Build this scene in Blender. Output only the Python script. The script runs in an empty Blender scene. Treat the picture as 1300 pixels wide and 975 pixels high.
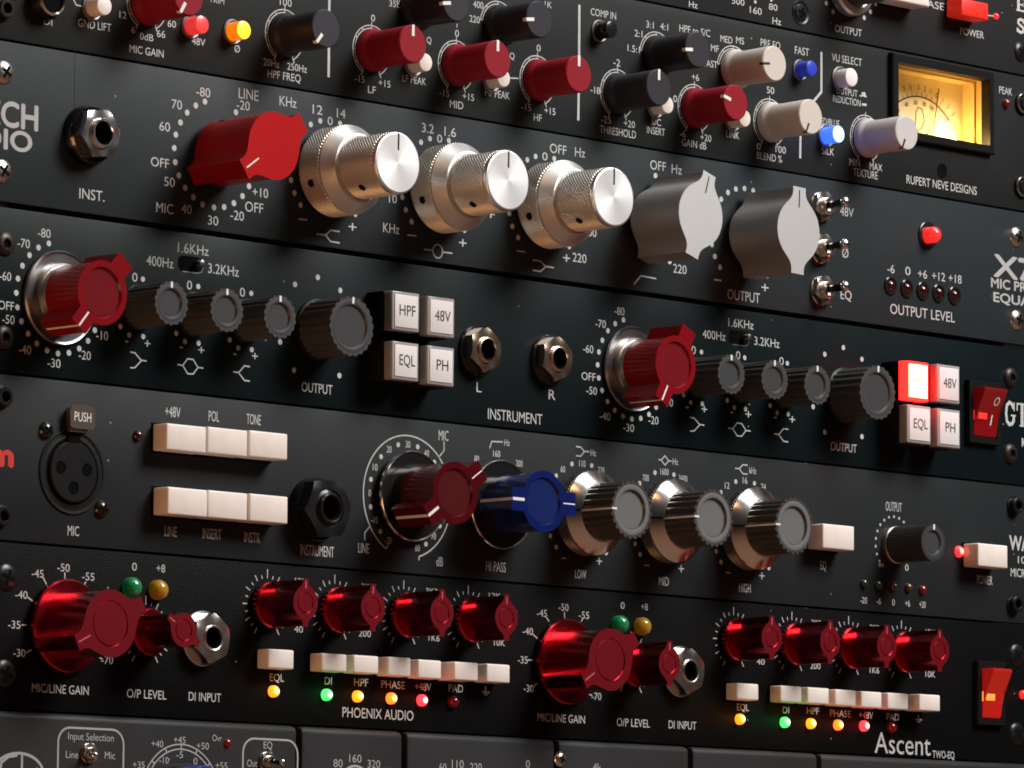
import bpy, bmesh, math, os
from mathutils import Matrix, Vector
S = bpy.context.scene
C = S.collection
PI = math.pi

# ------------------------------------------------------------------ camera, world, lights, exposure
cam = bpy.data.objects.new("camera", bpy.data.cameras.new("camera"))
C.objects.link(cam)
m = Matrix(((0.699322, -0.083709, -0.709888), (-0.714773, -0.072231, -0.695617), (0.006953, 0.993869, -0.110345))).to_4x4()
m.translation = Vector((-1.12093, -1.07826, -0.11337))
cam.matrix_world = m
cam.data.sensor_width = 36
cam.data.lens = 188.08
cam.data.clip_start = 0.05
cam.data.clip_end = 50
S.camera = cam
S.view_settings.view_transform = 'Standard'
S.view_settings.look = 'None'
S.view_settings.exposure = 0
S.view_settings.gamma = 1
S.cycles.filter_width = 1.8
S.cycles.max_bounces = 8
S.cycles.use_denoising = True

w = bpy.data.worlds.new("World")
S.world = w
w.use_nodes = True
# dim studio: warm wooden floor below, dark walls, paler ceiling
wt = w.node_tree
wtc = wt.nodes.new("ShaderNodeTexCoord"); wsx = wt.nodes.new("ShaderNodeSeparateXYZ"); wcr = wt.nodes.new("ShaderNodeValToRGB")
wmr = wt.nodes.new("ShaderNodeMapRange"); wmr.inputs["From Min"].default_value = -1; wmr.inputs["From Max"].default_value = 1
wt.links.new(wtc.outputs["Generated"], wsx.inputs[0]); wt.links.new(wsx.outputs["Z"], wmr.inputs["Value"]); wt.links.new(wmr.outputs["Result"], wcr.inputs[0])
el = wcr.color_ramp.elements
el[0].position = 0.0; el[0].color = (0.30, 0.17, 0.11, 1)
el[1].position = 1.0; el[1].color = (0.16, 0.16, 0.17, 1)
for ps, c_ in ((0.25, (0.22, 0.115, 0.07, 1)), (0.45, (0.05, 0.026, 0.016, 1)), (0.55, (0.014, 0.012, 0.012, 1)), (0.75, (0.03, 0.03, 0.032, 1))):
    e_ = el.new(ps); e_.color = c_
wt.links.new(wcr.outputs[0], wt.nodes["Background"].inputs[0])
wt.nodes["Background"].inputs[1].default_value = 0.75

def area(name, loc, target, size, sizey, power, col):
    l = bpy.data.lights.new(name, 'AREA')
    l.shape = 'RECTANGLE'; l.size = size; l.size_y = sizey
    l.energy = power; l.color = col
    o = bpy.data.objects.new(name, l); C.objects.link(o)
    o.location = loc
    o.rotation_euler = (Vector(target) - Vector(loc)).to_track_quat('-Z', 'Y').to_euler()
    return o
area("key_softbox", (0.55, -0.95, 1.00), (0, 0, 0.05), 0.6, 0.6, 29, (1, 0.985, 0.965))
area("overhead_softbox", (0.35, -0.16, 1.05), (0.1, 0, 0.0), 1.1, 0.5, 6.5, (0.93, 0.97, 1))
area("warm_lamp", (-1.15, -0.12, -0.36), (0, 0, 0.0), 0.6, 0.5, 3.6, (1, 0.50, 0.22))
area("warm_ceiling_lamp", (-0.45, -0.75, 1.10), (0, 0, 0.0), 0.35, 0.25, 1.0, (1, 0.52, 0.20))

# ------------------------------------------------------------------ materials
MATS = {}
def nodes(name):
    mt = bpy.data.materials.new(name); mt.use_nodes = True
    nt = mt.node_tree
    return mt, nt, nt.nodes["Principled BSDF"]
def pbr(name, col, rough=0.5, metal=0.0, spec=0.5, coat=0.0, emit=None, es=0.0, sss=0.0, bump=0.0, bscale=2000.0, rvar=0.0, aniso=0.0, trans=0.0, cvar=0.0):
    mt, nt, b = nodes(name)
    b.inputs["Base Color"].default_value = (*col, 1)
    b.inputs["Roughness"].default_value = rough
    b.inputs["Metallic"].default_value = metal
    b.inputs["Specular IOR Level"].default_value = spec
    b.inputs["Coat Weight"].default_value = coat
    b.inputs["Coat Roughness"].default_value = 0.08
    b.inputs["Transmission Weight"].default_value = trans
    if emit:
        b.inputs["Emission Color"].default_value = (*emit, 1)
        b.inputs["Emission Strength"].default_value = es
    if sss:
        b.inputs["Subsurface Weight"].default_value = sss
        b.inputs["Subsurface Radius"].default_value = (0.003, 0.0016, 0.0009)
        b.inputs["Subsurface Scale"].default_value = 1.0
    if aniso:
        b.inputs["Anisotropic"].default_value = aniso
    if bump or rvar or cvar:
        tc = nt.nodes.new("ShaderNodeTexCoord")
        n = nt.nodes.new("ShaderNodeTexNoise")
        n.inputs["Scale"].default_value = bscale
        n.inputs["Detail"].default_value = 4
        nt.links.new(tc.outputs["Object"], n.inputs["Vector"])
        if bump:
            bp = nt.nodes.new("ShaderNodeBump")
            bp.inputs["Strength"].default_value = bump
            bp.inputs["Distance"].default_value = 0.0002
            nt.links.new(n.outputs["Fac"], bp.inputs["Height"])
            nt.links.new(bp.outputs["Normal"], b.inputs["Normal"])
        if rvar:
            n2 = nt.nodes.new("ShaderNodeTexNoise")
            n2.inputs["Scale"].default_value = 60; n2.inputs["Detail"].default_value = 6
            nt.links.new(tc.outputs["Object"], n2.inputs["Vector"])
            mr = nt.nodes.new("ShaderNodeMapRange")
            mr.inputs["From Min"].default_value = 0.3; mr.inputs["From Max"].default_value = 0.7
            mr.inputs["To Min"].default_value = rough - rvar; mr.inputs["To Max"].default_value = rough + rvar
            nt.links.new(n2.outputs["Fac"], mr.inputs["Value"])
            nt.links.new(mr.outputs["Result"], b.inputs["Roughness"])
        if cvar:
            mx = nt.nodes.new("ShaderNodeMix"); mx.data_type = 'RGBA'
            mx.inputs["A"].default_value = (*[c * (1 - cvar) for c in col], 1)
            mx.inputs["B"].default_value = (*[c * (1 + cvar) for c in col], 1)
            nt.links.new(n.outputs["Fac"], mx.inputs["Factor"])
            nt.links.new(mx.outputs["Result"], b.inputs["Base Color"])
    MATS[name] = mt
    return mt
def panel_mat(name, col, rough, bump, bscale, dust, scratch=0.0, spec=0.22):
    """painted / anodised faceplate: fine grain, dust specks and a few hair scratches"""
    mt, nt, b = nodes(name)
    tc = nt.nodes.new("ShaderNodeTexCoord")
    N = nt.nodes.new; Lk = nt.links.new
    grain = N("ShaderNodeTexNoise"); grain.inputs["Scale"].default_value = bscale; grain.inputs["Detail"].default_value = 3
    Lk(tc.outputs["Object"], grain.inputs["Vector"])
    bp = N("ShaderNodeBump"); bp.inputs["Strength"].default_value = bump; bp.inputs["Distance"].default_value = 0.0002
    Lk(grain.outputs["Fac"], bp.inputs["Height"]); Lk(bp.outputs["Normal"], b.inputs["Normal"])
    vo = N("ShaderNodeTexVoronoi"); vo.inputs["Scale"].default_value = 190
    Lk(tc.outputs["Object"], vo.inputs["Vector"])
    sep = N("ShaderNodeSeparateColor"); Lk(vo.outputs["Color"], sep.inputs["Color"])
    lt = N("ShaderNodeMath"); lt.operation = 'LESS_THAN'; lt.inputs[1].default_value = 0.062
    Lk(vo.outputs["Distance"], lt.inputs[0])
    gt = N("ShaderNodeMath"); gt.operation = 'GREATER_THAN'; gt.inputs[1].default_value = 1 - dust
    Lk(sep.outputs["Red"], gt.inputs[0])
    sp = N("ShaderNodeMath"); sp.operation = 'MULTIPLY'; Lk(lt.outputs[0], sp.inputs[0]); Lk(gt.outputs[0], sp.inputs[1])
    mp = N("ShaderNodeMapping"); mp.inputs["Scale"].default_value = (14, 1, 260); mp.inputs["Rotation"].default_value = (0, 0.18, 0)
    Lk(tc.outputs["Object"], mp.inputs["Vector"])
    sc = N("ShaderNodeTexNoise"); sc.inputs["Scale"].default_value = 1.0; sc.inputs["Detail"].default_value = 2
    Lk(mp.outputs["Vector"], sc.inputs["Vector"])
    sg = N("ShaderNodeMath"); sg.operation = 'GREATER_THAN'; sg.inputs[1].default_value = 0.80 - 0.0 * scratch
    Lk(sc.outputs["Fac"], sg.inputs[0])
    ss = N("ShaderNodeMath"); ss.operation = 'MULTIPLY'; ss.inputs[1].default_value = scratch; Lk(sg.outputs[0], ss.inputs[0])
    su = N("ShaderNodeMath"); su.operation = 'MAXIMUM'; Lk(sp.outputs[0], su.inputs[0]); Lk(ss.outputs[0], su.inputs[1])
    big = N("ShaderNodeTexNoise"); big.inputs["Scale"].default_value = 9; big.inputs["Detail"].default_value = 5
    Lk(tc.outputs["Object"], big.inputs["Vector"])
    mr = N("ShaderNodeMapRange"); mr.inputs["From Min"].default_value = 0.3; mr.inputs["From Max"].default_value = 0.7
    mr.inputs["To Min"].default_value = rough - 0.10; mr.inputs["To Max"].default_value = rough + 0.10
    Lk(big.outputs["Fac"], mr.inputs["Value"]); Lk(mr.outputs["Result"], b.inputs["Roughness"])
    mx = N("ShaderNodeMix"); mx.data_type = 'RGBA'
    smx = N("ShaderNodeMix"); smx.data_type = 'RGBA'
    smx.inputs["A"].default_value = (*[c * 0.78 for c in col], 1); smx.inputs["B"].default_value = (*[c * 1.3 for c in col], 1)
    sm = N("ShaderNodeTexNoise"); sm.inputs["Scale"].default_value = 38; sm.inputs["Detail"].default_value = 7; sm.inputs["Roughness"].default_value = 0.65
    Lk(tc.outputs["Object"], sm.inputs["Vector"]); Lk(sm.outputs["Fac"], smx.inputs["Factor"]); Lk(smx.outputs["Result"], mx.inputs["A"])
    mx.inputs["B"].default_value = (0.22, 0.21, 0.20, 1)
    Lk(su.outputs[0], mx.inputs["Factor"]); Lk(mx.outputs["Result"], b.inputs["Base Color"])
    b.inputs["Specular IOR Level"].default_value = spec
    MATS[name] = mt
panel_mat("panel_top", (0.014, 0.014, 0.015), 0.55, 0.25, 3500, 0.12)
panel_mat("panel_rnd", (0.0095, 0.0110, 0.0112), 0.52, 0.30, 3500, 0.05)
panel_mat("panel_x73", (0.0145, 0.0195, 0.0220), 0.55, 0.35, 3200, 0.25)
panel_mat("panel_gtq", (0.0028, 0.0068, 0.0080), 0.42, 0.12, 3000, 0.28, 0.15, 0.14)
panel_mat("panel_warm", (0.0115, 0.0135, 0.0150), 0.52, 0.25, 3500, 0.16)
panel_mat("panel_asc", (0.0030, 0.0030, 0.0032), 0.50, 0.8, 2600, 0.30, 0.0, 0.07)
panel_mat("panel_ssl", (0.020, 0.020, 0.021), 0.50, 0.5, 3000, 0.05)
pbr("seam_dark", (0.003, 0.003, 0.003), 0.8)
pbr("chassis_steel", (0.006, 0.006, 0.006), 0.7)
pbr("print_white", (0.50, 0.49, 0.47), 0.5, cvar=0.35, bscale=900)
pbr("print_grey", (0.40, 0.39, 0.38), 0.5)
pbr("print_red", (0.60, 0.03, 0.02), 0.45)
pbr("print_black", (0.02, 0.02, 0.02), 0.6)
pbr("cream", (0.79, 0.705, 0.64), 0.38, sss=0.2, cvar=0.10, bscale=160, rvar=0.10)
pbr("white_button", (0.78, 0.74, 0.72), 0.4, sss=0.2)
pbr("red_button", (0.62, 0.02, 0.012), 0.4, emit=(1, 0.03, 0.01), es=0.25)
pbr("blue_button", (0.03, 0.05, 0.45), 0.3, emit=(0.05, 0.08, 0.9), es=0.10)
pbr("black_gloss", (0.012, 0.012, 0.012), 0.18)
pbr("red_soft", (0.245, 0.007, 0.016), 0.55, spec=0.15, bump=0.15, bscale=4000)
pbr("black_soft", (0.022, 0.021, 0.027), 0.5, spec=0.25, bump=0.15, bscale=4000)
pbr("beige_soft", (0.56, 0.50, 0.44), 0.48, bump=0.12, bscale=4000)
pbr("grey_soft", (0.52, 0.48, 0.47), 0.48, bump=0.12, bscale=4000)
pbr("pointer_white", (0.80, 0.77, 0.73), 0.4)
pbr("pointer_black", (0.01, 0.01, 0.01), 0.5)
pbr("ring_metal", (0.80, 0.77, 0.74), 0.19, 1.0)
pbr("chrome", (0.78, 0.76, 0.74), 0.20, 1.0)
pbr("collar_grey", (0.22, 0.21, 0.20), 0.45, 0.8)
pbr("dark_chrome", (0.10, 0.09, 0.085), 0.16, 1.0)
pbr("steel", (0.56, 0.54, 0.52), 0.30, 1.0, rvar=0.08)
pbr("nickel", (0.70, 0.65, 0.60), 0.26, 1.0)
pbr("silver_satin", (0.74, 0.72, 0.70), 0.40, 1.0, bump=0.15, bscale=6000)
pbr("silver_blast", (0.60, 0.585, 0.57), 0.50, 0.95, bump=0.35, bscale=5000)
pbr("knurl_silver", (0.84, 0.78, 0.70), 0.40, 1.0)
pbr("knurl_dark", (0.16, 0.15, 0.14), 0.34, 1.0)
pbr("black_plastic", (0.006, 0.006, 0.006), 0.4, spec=0.22)
pbr("black_matte", (0.004, 0.004, 0.004), 0.6, spec=0.2)
pbr("black_screw", (0.012, 0.011, 0.011), 0.30, 0.3)
pbr("brown_screw", (0.030, 0.022, 0.018), 0.38, 0.5)
pbr("void", (0.001, 0.001, 0.001), 0.95, spec=0.1)
pbr("pointer_red", (0.46, 0.009, 0.011), 0.42, 0.65, spec=0.2, bump=0.08, bscale=5000)
pbr("gtq_red", (0.20, 0.005, 0.009), 0.22, spec=0.30)
pbr("skirt_steel", (0.27, 0.26, 0.26), 0.33, 1.0, rvar=0.08)
pbr("gtq_red_cap", (0.15, 0.005, 0.009), 0.6, spec=0.06)
pbr("warm_red", (0.075, 0.003, 0.006), 0.16, spec=0.4)
pbr("warm_red_cap", (0.07, 0.005, 0.006), 0.6, spec=0.06)
pbr("warm_blue", (0.006, 0.013, 0.105), 0.16, spec=0.4)
pbr("warm_blue_cap", (0.007, 0.016, 0.10), 0.6, spec=0.06)
pbr("anodised_red", (0.50, 0.024, 0.040), 0.25, 1.0, bump=0.05, bscale=3000, rvar=0.06)
pbr("anodised_cap", (0.18, 0.006, 0.012), 0.45, 0.4, spec=0.15)
pbr("pointer_tint", (0.55, 0.10, 0.11), 0.4)
pbr("fluted_grey", (0.056, 0.054, 0.053), 0.36, spec=0.4)
pbr("fluted_cap", (0.042, 0.042, 0.044), 0.5, spec=0.25)
pbr("warm_flute", (0.060, 0.055, 0.050), 0.24)
pbr("warm_flute_cap", (0.135, 0.133, 0.132), 0.5, spec=0.25)
pbr("output_flute", (0.035, 0.034, 0.038), 0.28)
pbr("brass_nickel", (0.74, 0.58, 0.44), 0.24, 1.0)
pbr("push_plate", (0.42, 0.34, 0.28), 0.22, 0.85)
pbr("clear_cap", (0.78, 0.73, 0.71), 0.08, trans=0.6)
pbr("clear_cap_lit", (0.8, 0.04, 0.03), 0.12, emit=(1, 0.010, 0.008), es=6.0)
pbr("label_plate", (0.72, 0.67, 0.65), 0.45)
pbr("label_plate_lit", (0.9, 0.8, 0.7), 0.4, emit=(1, 0.72, 0.34), es=2.3)
pbr("rocker_red", (0.17, 0.004, 0.007), 0.14, emit=(1, 0.01, 0.01), es=0.06, coat=0.6)
pbr("rocker_red_lit", (0.32, 0.008, 0.007), 0.16, emit=(1, 0.03, 0.012), es=0.22, coat=0.6)
pbr("rocker_lamp", (0.6, 0.1, 0.05), 0.3, emit=(1, 0.26, 0.03), es=1.5)
pbr("rocker_lamp_dim", (0.5, 0.03, 0.03), 0.3, emit=(1, 0.03, 0.03), es=0.7)
pbr("vu_face", (0.80, 0.63, 0.32), 0.6)
pbr("vu_wall", (0.75, 0.55, 0.22), 0.25)
pbr("vu_wall_dark", (0.16, 0.09, 0.03), 0.3)
pbr("vu_bulb", (1, 0.8, 0.5), 0.4, emit=(1, 0.72, 0.30), es=25)
pbr("vu_ink", (0.05, 0.03, 0.01), 0.6)
pbr("vu_ink_red", (0.65, 0.04, 0.02), 0.6)
def lamp(name, col, em, es, rough=0.15): pbr(name, col, rough, emit=em, es=es, coat=0.6)
lamp("lit_red", (0.7, 0.02, 0.02), (1, 0.02, 0.02), 1.4)
lamp("lit_pink", (0.8, 0.1, 0.1), (1, 0.03, 0.04), 1.3)
lamp("lit_red_dome", (0.7, 0.03, 0.03), (1, 0.03, 0.03), 0.75)
lamp("lit_red_hot", (0.9, 0.1, 0.1), (1, 0.02, 0.03), 4.0)
lamp("lit_orange", (0.9, 0.4, 0.1), (1, 0.16, 0.01), 2.2)
lamp("lit_yellow", (0.9, 0.5, 0.1), (1, 0.26, 0.008), 2.0)
lamp("lit_green", (0.2, 0.9, 0.3), (0.05, 1, 0.12), 2.0)
lamp("core_yellow", (1, 0.9, 0.5), (1, 0.74, 0.16), 2.6)
lamp("core_green", (0.8, 1, 0.8), (0.62, 1, 0.50), 2.4)
lamp("core_pink", (1, 0.8, 0.8), (1, 0.62, 0.52), 2.2)
lamp("core_rose", (1, 0.6, 0.6), (1, 0.25, 0.12), 1.6)
lamp("lit_red_button", (0.7, 0.05, 0.05), (1, 0.05, 0.05), 0.55, 0.3)
lamp("lit_amber", (0.8, 0.2, 0.02), (1, 0.20, 0.004), 0.9, 0.2)
lamp("lit_blue", (0.1, 0.2, 0.9), (0.03, 0.12, 1), 1.7, 0.2)
lamp("lit_blue_face", (0.6, 0.8, 0.9), (0.42, 0.82, 1), 1.8, 0.2)
lamp("lit_amber_face", (0.9, 0.6, 0.05), (1, 0.58, 0.015), 2.0, 0.2)
lamp("dim_red", (0.16, 0.006, 0.008), (1, 0, 0), 0.02)
lamp("dark_red", (0.035, 0.004, 0.005), (1, 0, 0), 0.0)
lamp("dark_green", (0.008, 0.035, 0.014), (0, 1, 0), 0.0)
lamp("dark_amber", (0.06, 0.04, 0.006), (1, 1, 0), 0.0)
lamp("green_dome", (0.01, 0.20, 0.07), (0, 1, 0.3), 0.02)
lamp("amber_dome", (0.38, 0.20, 0.015), (1, 0.6, 0), 0.03)
pbr("blue_cap", (0.02, 0.035, 0.22), 0.35)
# glass pane: mostly clear with a sheen
mt, nt, b = nodes("pane_glass")
tr = nt.nodes.new("ShaderNodeBsdfTransparent"); gl = nt.nodes.new("ShaderNodeBsdfGlossy"); gl.inputs["Roughness"].default_value = 0.03
mxs = nt.nodes.new("ShaderNodeMixShader"); mxs.inputs[0].default_value = 0.03
nt.links.new(tr.outputs[0], mxs.inputs[1]); nt.links.new(gl.outputs[0], mxs.inputs[2])
nt.links.new(mxs.outputs[0], nt.nodes["Material Output"].inputs["Surface"]); MATS["pane_glass"] = mt
# spun aluminium disc: anisotropic round the knob's axis
mt, nt, b = nodes("spun_face")
b.inputs["Base Color"].default_value = (0.72, 0.71, 0.70, 1); b.inputs["Metallic"].default_value = 0.8; b.inputs["Roughness"].default_value = 0.56
b.inputs["Anisotropic"].default_value = 0.3
tg = nt.nodes.new("ShaderNodeTangent"); tg.direction_type = 'RADIAL'; tg.axis = 'Y'
nt.links.new(tg.outputs[0], b.inputs["Tangent"]); MATS["spun_face"] = mt

# ------------------------------------------------------------------ geometry helpers (all sizes in mm; x right, z up, h = out of the faceplate)
MM = 0.001
X0 = 211.4
def V(x, z, h): return (x * MM, -h * MM, z * MM)
def new(name, bm, mat, parent, loc=(0, 0, 0), rot=0.0, sharp=35, key=None):
    me = bpy.data.meshes.new(name)
    bmesh.ops.recalc_face_normals(bm, faces=bm.faces[:])
    a = math.radians(sharp)
    for f in bm.faces: f.smooth = True
    for e in bm.edges:
        if len(e.link_faces) == 2: e.smooth = e.calc_face_angle(0) < a
    bm.to_mesh(me); bm.free()
    return put(name, me, mat, parent, loc, rot)
def put(name, me, mat, parent, loc=(0, 0, 0), rot=0.0):
    ml = mat if isinstance(mat, (list, tuple)) else [mat]
    if not me.materials:
        for q in ml: me.materials.append(MATS[q])
    o = bpy.data.objects.new(name, me); C.objects.link(o)
    o.parent = parent
    o.location = V(*loc)
    o.rotation_euler = (0, math.radians(rot), 0)      # clockwise seen from the front
    return o
CACHE = {}
def cached(key, name, make, mat, parent, loc=(0, 0, 0), rot=0.0, sharp=35):
    """repeats share mesh data"""
    k = (key, str(mat))
    if k in CACHE: return put(name, CACHE[k], mat, parent, loc, rot)
    o = new(name, make(), mat, parent, loc, rot, sharp)
    CACHE[k] = o.data
    return o
def loop(bm, pts, h): return [bm.verts.new(V(x, z, h)) for x, z in pts]
def bridge(bm, a, b, mi=0):
    n = len(a)
    for i in range(n):
        f = bm.faces.new((a[i], a[(i + 1) % n], b[(i + 1) % n], b[i])); f.material_index = mi
def circ(r, n=48, cx=0, cz=0): return [(cx + r * math.sin(2 * PI * i / n), cz + r * math.cos(2 * PI * i / n)) for i in range(n)]
def lathe(profile, n=48, bm=None, cx=0, cz=0):
    """profile [(r, h)] revolved round the outward axis"""
    bm = bm or bmesh.new(); prev = None
    for r, h in profile:
        if r <= 1e-6:
            v = bm.verts.new(V(cx, cz, h))
            if prev:
                for i in range(n): bm.faces.new((prev[i], prev[(i + 1) % n], v))
            prev = None if prev else ('c', v)
            continue
        ring = loop(bm, circ(r, n, cx, cz), h)
        if isinstance(prev, tuple):
            for i in range(n): bm.faces.new((prev[1], ring[i], ring[(i + 1) % n]))
        elif prev: bridge(bm, prev, ring)
        prev = ring
    return bm
def inset(pts, d):
    n = len(pts); out = []
    for i in range(n):
        (ax, az), (bx, bz), (cx, cz) = pts[i - 1], pts[i], pts[(i + 1) % n]
        e1 = (bx - ax, bz - az); e2 = (cx - bx, cz - bz)
        l1 = math.hypot(*e1) or 1; l2 = math.hypot(*e2) or 1
        nx = e1[1] / l1 + e2[1] / l2; nz = -e1[0] / l1 - e2[0] / l2
        l = math.hypot(nx, nz) or 1
        k = min(1.6, 1 / max(0.35, (nx * e1[1] / l1 - nz * e1[0] / l1) / l))
        out.append((bx + nx / l * d * k, bz + nz / l * d * k))
    return out
def prism(pts, h0, h1, bev=0.3, hole=None, bm=None, back=True, face_mi=0):
    """outline (clockwise from the front) pulled out from h0 to h1 with a rounded front edge; hole = (radius, depth, fillet) recess"""
    bm = bm or bmesh.new()
    area2 = sum(pts[i - 1][0] * pts[i][1] - pts[i][0] * pts[i - 1][1] for i in range(len(pts)))
    if area2 > 0: pts = pts[::-1]
    sgn = -1
    a = loop(bm, pts, h0); b = loop(bm, pts, h1 - bev); bridge(bm, a, b)
    c = b
    if bev:
        m_ = loop(bm, inset(pts, sgn * bev * 0.3), h1 - bev * 0.3); bridge(bm, b, m_)
        c = loop(bm, inset(pts, sgn * bev), h1); bridge(bm, m_, c)
    if hole:
        r, d, fl = hole
        q = loop(bm, circ(r, 48), h1)
        ed = []
        for L_ in (c, q):
            for i in range(len(L_)):
                e = bm.edges.get((L_[i], L_[(i + 1) % len(L_)])) or bm.edges.new((L_[i], L_[(i + 1) % len(L_)]))
                ed.append(e)
        bmesh.ops.triangle_fill(bm, use_beauty=True, use_dissolve=False, edges=ed, normal=(0, -1, 0))
        q1 = loop(bm, circ(r - fl * 0.4, 48), h1 - d * 0.4); bridge(bm, q, q1)
        q2 = loop(bm, circ(r - fl, 48), h1 - d); bridge(bm, q1, q2)
        bm.faces.new(q2)
    else: bm.faces.new(c)
    if face_mi:
        bm.faces.ensure_lookup_table()
        for f in bm.faces:
            if all(v.co.y < -(h1 - 0.02) * MM for v in f.verts): f.material_index = face_mi
    if back: bm.faces.new(a[::-1])
    return bm
def box(x0, z0, x1, z1, h0, h1, bev=0.0, bm=None):
    own = bm is None
    bm = bm or bmesh.new()
    vs = [bm.verts.new(V(x, z, h)) for h in (h0, h1) for z in (z0, z1) for x in (x0, x1)]
    for q in ((0, 1, 3, 2), (4, 6, 7, 5), (0, 4, 5, 1), (2, 3, 7, 6), (0, 2, 6, 4), (1, 5, 7, 3)): bm.faces.new([vs[i] for i in q])
    if bev and own:
        bmesh.ops.bevel(bm, geom=bm.edges[:], offset=bev * MM, segments=3, affect='EDGES', profile=0.5)
    return bm
def rot2(p, a):
    s, c = math.sin(math.radians(a)), math.cos(math.radians(a))
    return (p[0] * c + p[1] * s, -p[0] * s + p[1] * c)
def ring(cx, cz, r, angs): return [(cx + r * math.sin(math.radians(a)), cz + r * math.cos(math.radians(a))) for a in angs]
def ribbon(bm, pts, wd, h, closed=False):
    n = len(pts); L_, R_ = [], []
    for i in range(n):
        p = pts[i]
        a = pts[i - 1] if (i or closed) else None
        b = pts[(i + 1) % n] if (i < n - 1 or closed) else None
        ds = []
        if a: d = (p[0] - a[0], p[1] - a[1]); l = math.hypot(*d) or 1; ds.append((d[0] / l, d[1] / l))
        if b: d = (b[0] - p[0], b[1] - p[1]); l = math.hypot(*d) or 1; ds.append((d[0] / l, d[1] / l))
        tx = sum(d[0] for d in ds); tz = sum(d[1] for d in ds); l = math.hypot(tx, tz) or 1
        nx, nz = -tz / l, tx / l
        k = 1 / max(0.5, nx * -ds[0][1] + nz * ds[0][0])
        L_.append(bm.verts.new(V(p[0] + nx * wd / 2 * k, p[1] + nz * wd / 2 * k, h)))
        R_.append(bm.verts.new(V(p[0] - nx * wd / 2 * k, p[1] - nz * wd / 2 * k, h)))
    for i in range(n if closed else n - 1):
        j = (i + 1) % n
        bm.faces.new((L_[i], L_[j], R_[j], R_[i]))
    return bm
HP = 0.06     # printing lies this far proud of the paint
def lines(u, segs, wd, mat='print_white', name='printed_line', h=None):
    bm = bmesh.new(); h = u['face'] + HP if h is None else h
    x0, z0 = segs[0][0]
    for k, s in enumerate(segs): ribbon(bm, [(x - x0, z - z0) for x, z in s], wd, 0.012 * k)
    return new(name, bm, mat, u['root'], (x0, z0, h))
def dots(u, pts, r, mat='print_white', name='dial_scale', parent=None, h=None):
    bm = bmesh.new(); x0, z0 = pts[0]
    for x, z in pts: bm.faces.new(loop(bm, circ(r, 20, x - x0, z - z0), 0))
    return new(name, bm, mat, parent or u['root'], (x0, z0, u['face'] + HP + 0.01 if h is None else h))
# lettering
# style: (stroke fattening in em, material)
STY = {'': (0.0, 'print_white'), 'bold': (0.026, 'print_grey'), 'boldA': (0.0, 'print_white'), 'cond': (0.008, 'print_white'), 'boldcond': (0.03, 'print_white'),
       'red': (0.045, 'print_red'), 'light': (0.0, 'print_grey'), 'btn': (0.0, 'print_black'), 'ink': (0.01, 'vu_ink'), 'inkred': (0.01, 'vu_ink_red')}
def glyphs(s, off):
    cu = bpy.data.curves.new("lettering", 'FONT')
    cu.body = s; cu.size = 1; cu.resolution_u = 4
    o = bpy.data.objects.new("lettering", cu)
    me = o.to_mesh()
    vs0 = [v.co.copy() for v in me.vertices]; fs0 = [tuple(p.vertices) for p in me.polygons]
    o.to_mesh_clear(); bpy.data.objects.remove(o); bpy.data.curves.remove(cu)
    vs, fs = [], []
    # heavier weights: the letter laid down several times, shifted by a hair
    sh = [(0, 0)] if off <= 0 else [(-off, 0), (off, 0), (0, off), (0, -off)] if off > 0.02 else [(-off, 0), (off, 0)]
    for k, (dx, dy) in enumerate(sh):
        n = len(vs)
        vs += [Vector((v.x + dx, v.y + dy, k)) for v in vs0]; fs += [tuple(i + n for i in f) for f in fs0]
    return vs, fs
CAPH = {}
def caph(off):
    if off not in CAPH:
        vs, _ = glyphs("H", off); CAPH[off] = (min(v.y for v in vs), max(v.y for v in vs))
    return CAPH[off]
SERIF = {'G': [([(0.80, 0.72), (0.66, 0.90), (0.42, 0.97), (0.20, 0.84), (0.12, 0.5), (0.20, 0.16), (0.42, 0.03), (0.66, 0.08), (0.80, 0.22), (0.80, 0.42)], 0.19), ([(0.56, 0.43), (0.98, 0.43)], 0.09), ([(0.84, 0.62), (0.84, 0.99)], 0.08)],
         'T': [([(0.5, 0.0), (0.5, 1.0)], 0.24), ([(0.02, 0.955), (0.98, 0.955)], 0.09), ([(0.05, 0.66), (0.05, 0.98)], 0.09), ([(0.95, 0.66), (0.95, 0.98)], 0.09), ([(0.26, 0.04), (0.74, 0.04)], 0.08)],
         'E': [([(0.26, 0.0), (0.26, 1.0)], 0.24), ([(0.05, 0.95), (0.90, 0.95)], 0.10), ([(0.05, 0.05), (0.92, 0.05)], 0.10), ([(0.3, 0.5), (0.7, 0.5)], 0.09), ([(0.86, 0.7), (0.86, 1.0)], 0.09), ([(0.88, 0.0), (0.88, 0.3)], 0.09), ([(0.68, 0.36), (0.68, 0.64)], 0.08)],
         'S': [([(0.82, 0.72), (0.70, 0.92), (0.46, 0.96), (0.24, 0.86), (0.22, 0.68), (0.40, 0.55), (0.64, 0.45), (0.80, 0.30), (0.74, 0.12), (0.50, 0.04), (0.26, 0.10), (0.14, 0.30)], 0.18), ([(0.86, 0.68), (0.86, 0.98)], 0.07), ([(0.10, 0.02), (0.10, 0.34)], 0.07)],
         'M': [([(0.14, 0.0), (0.14, 1.0)], 0.12), ([(0.84, 0.0), (0.84, 1.0)], 0.2), ([(0.14, 0.95), (0.48, 0.1)], 0.18), ([(0.48, 0.1), (0.84, 0.95)], 0.09)]}
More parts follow.
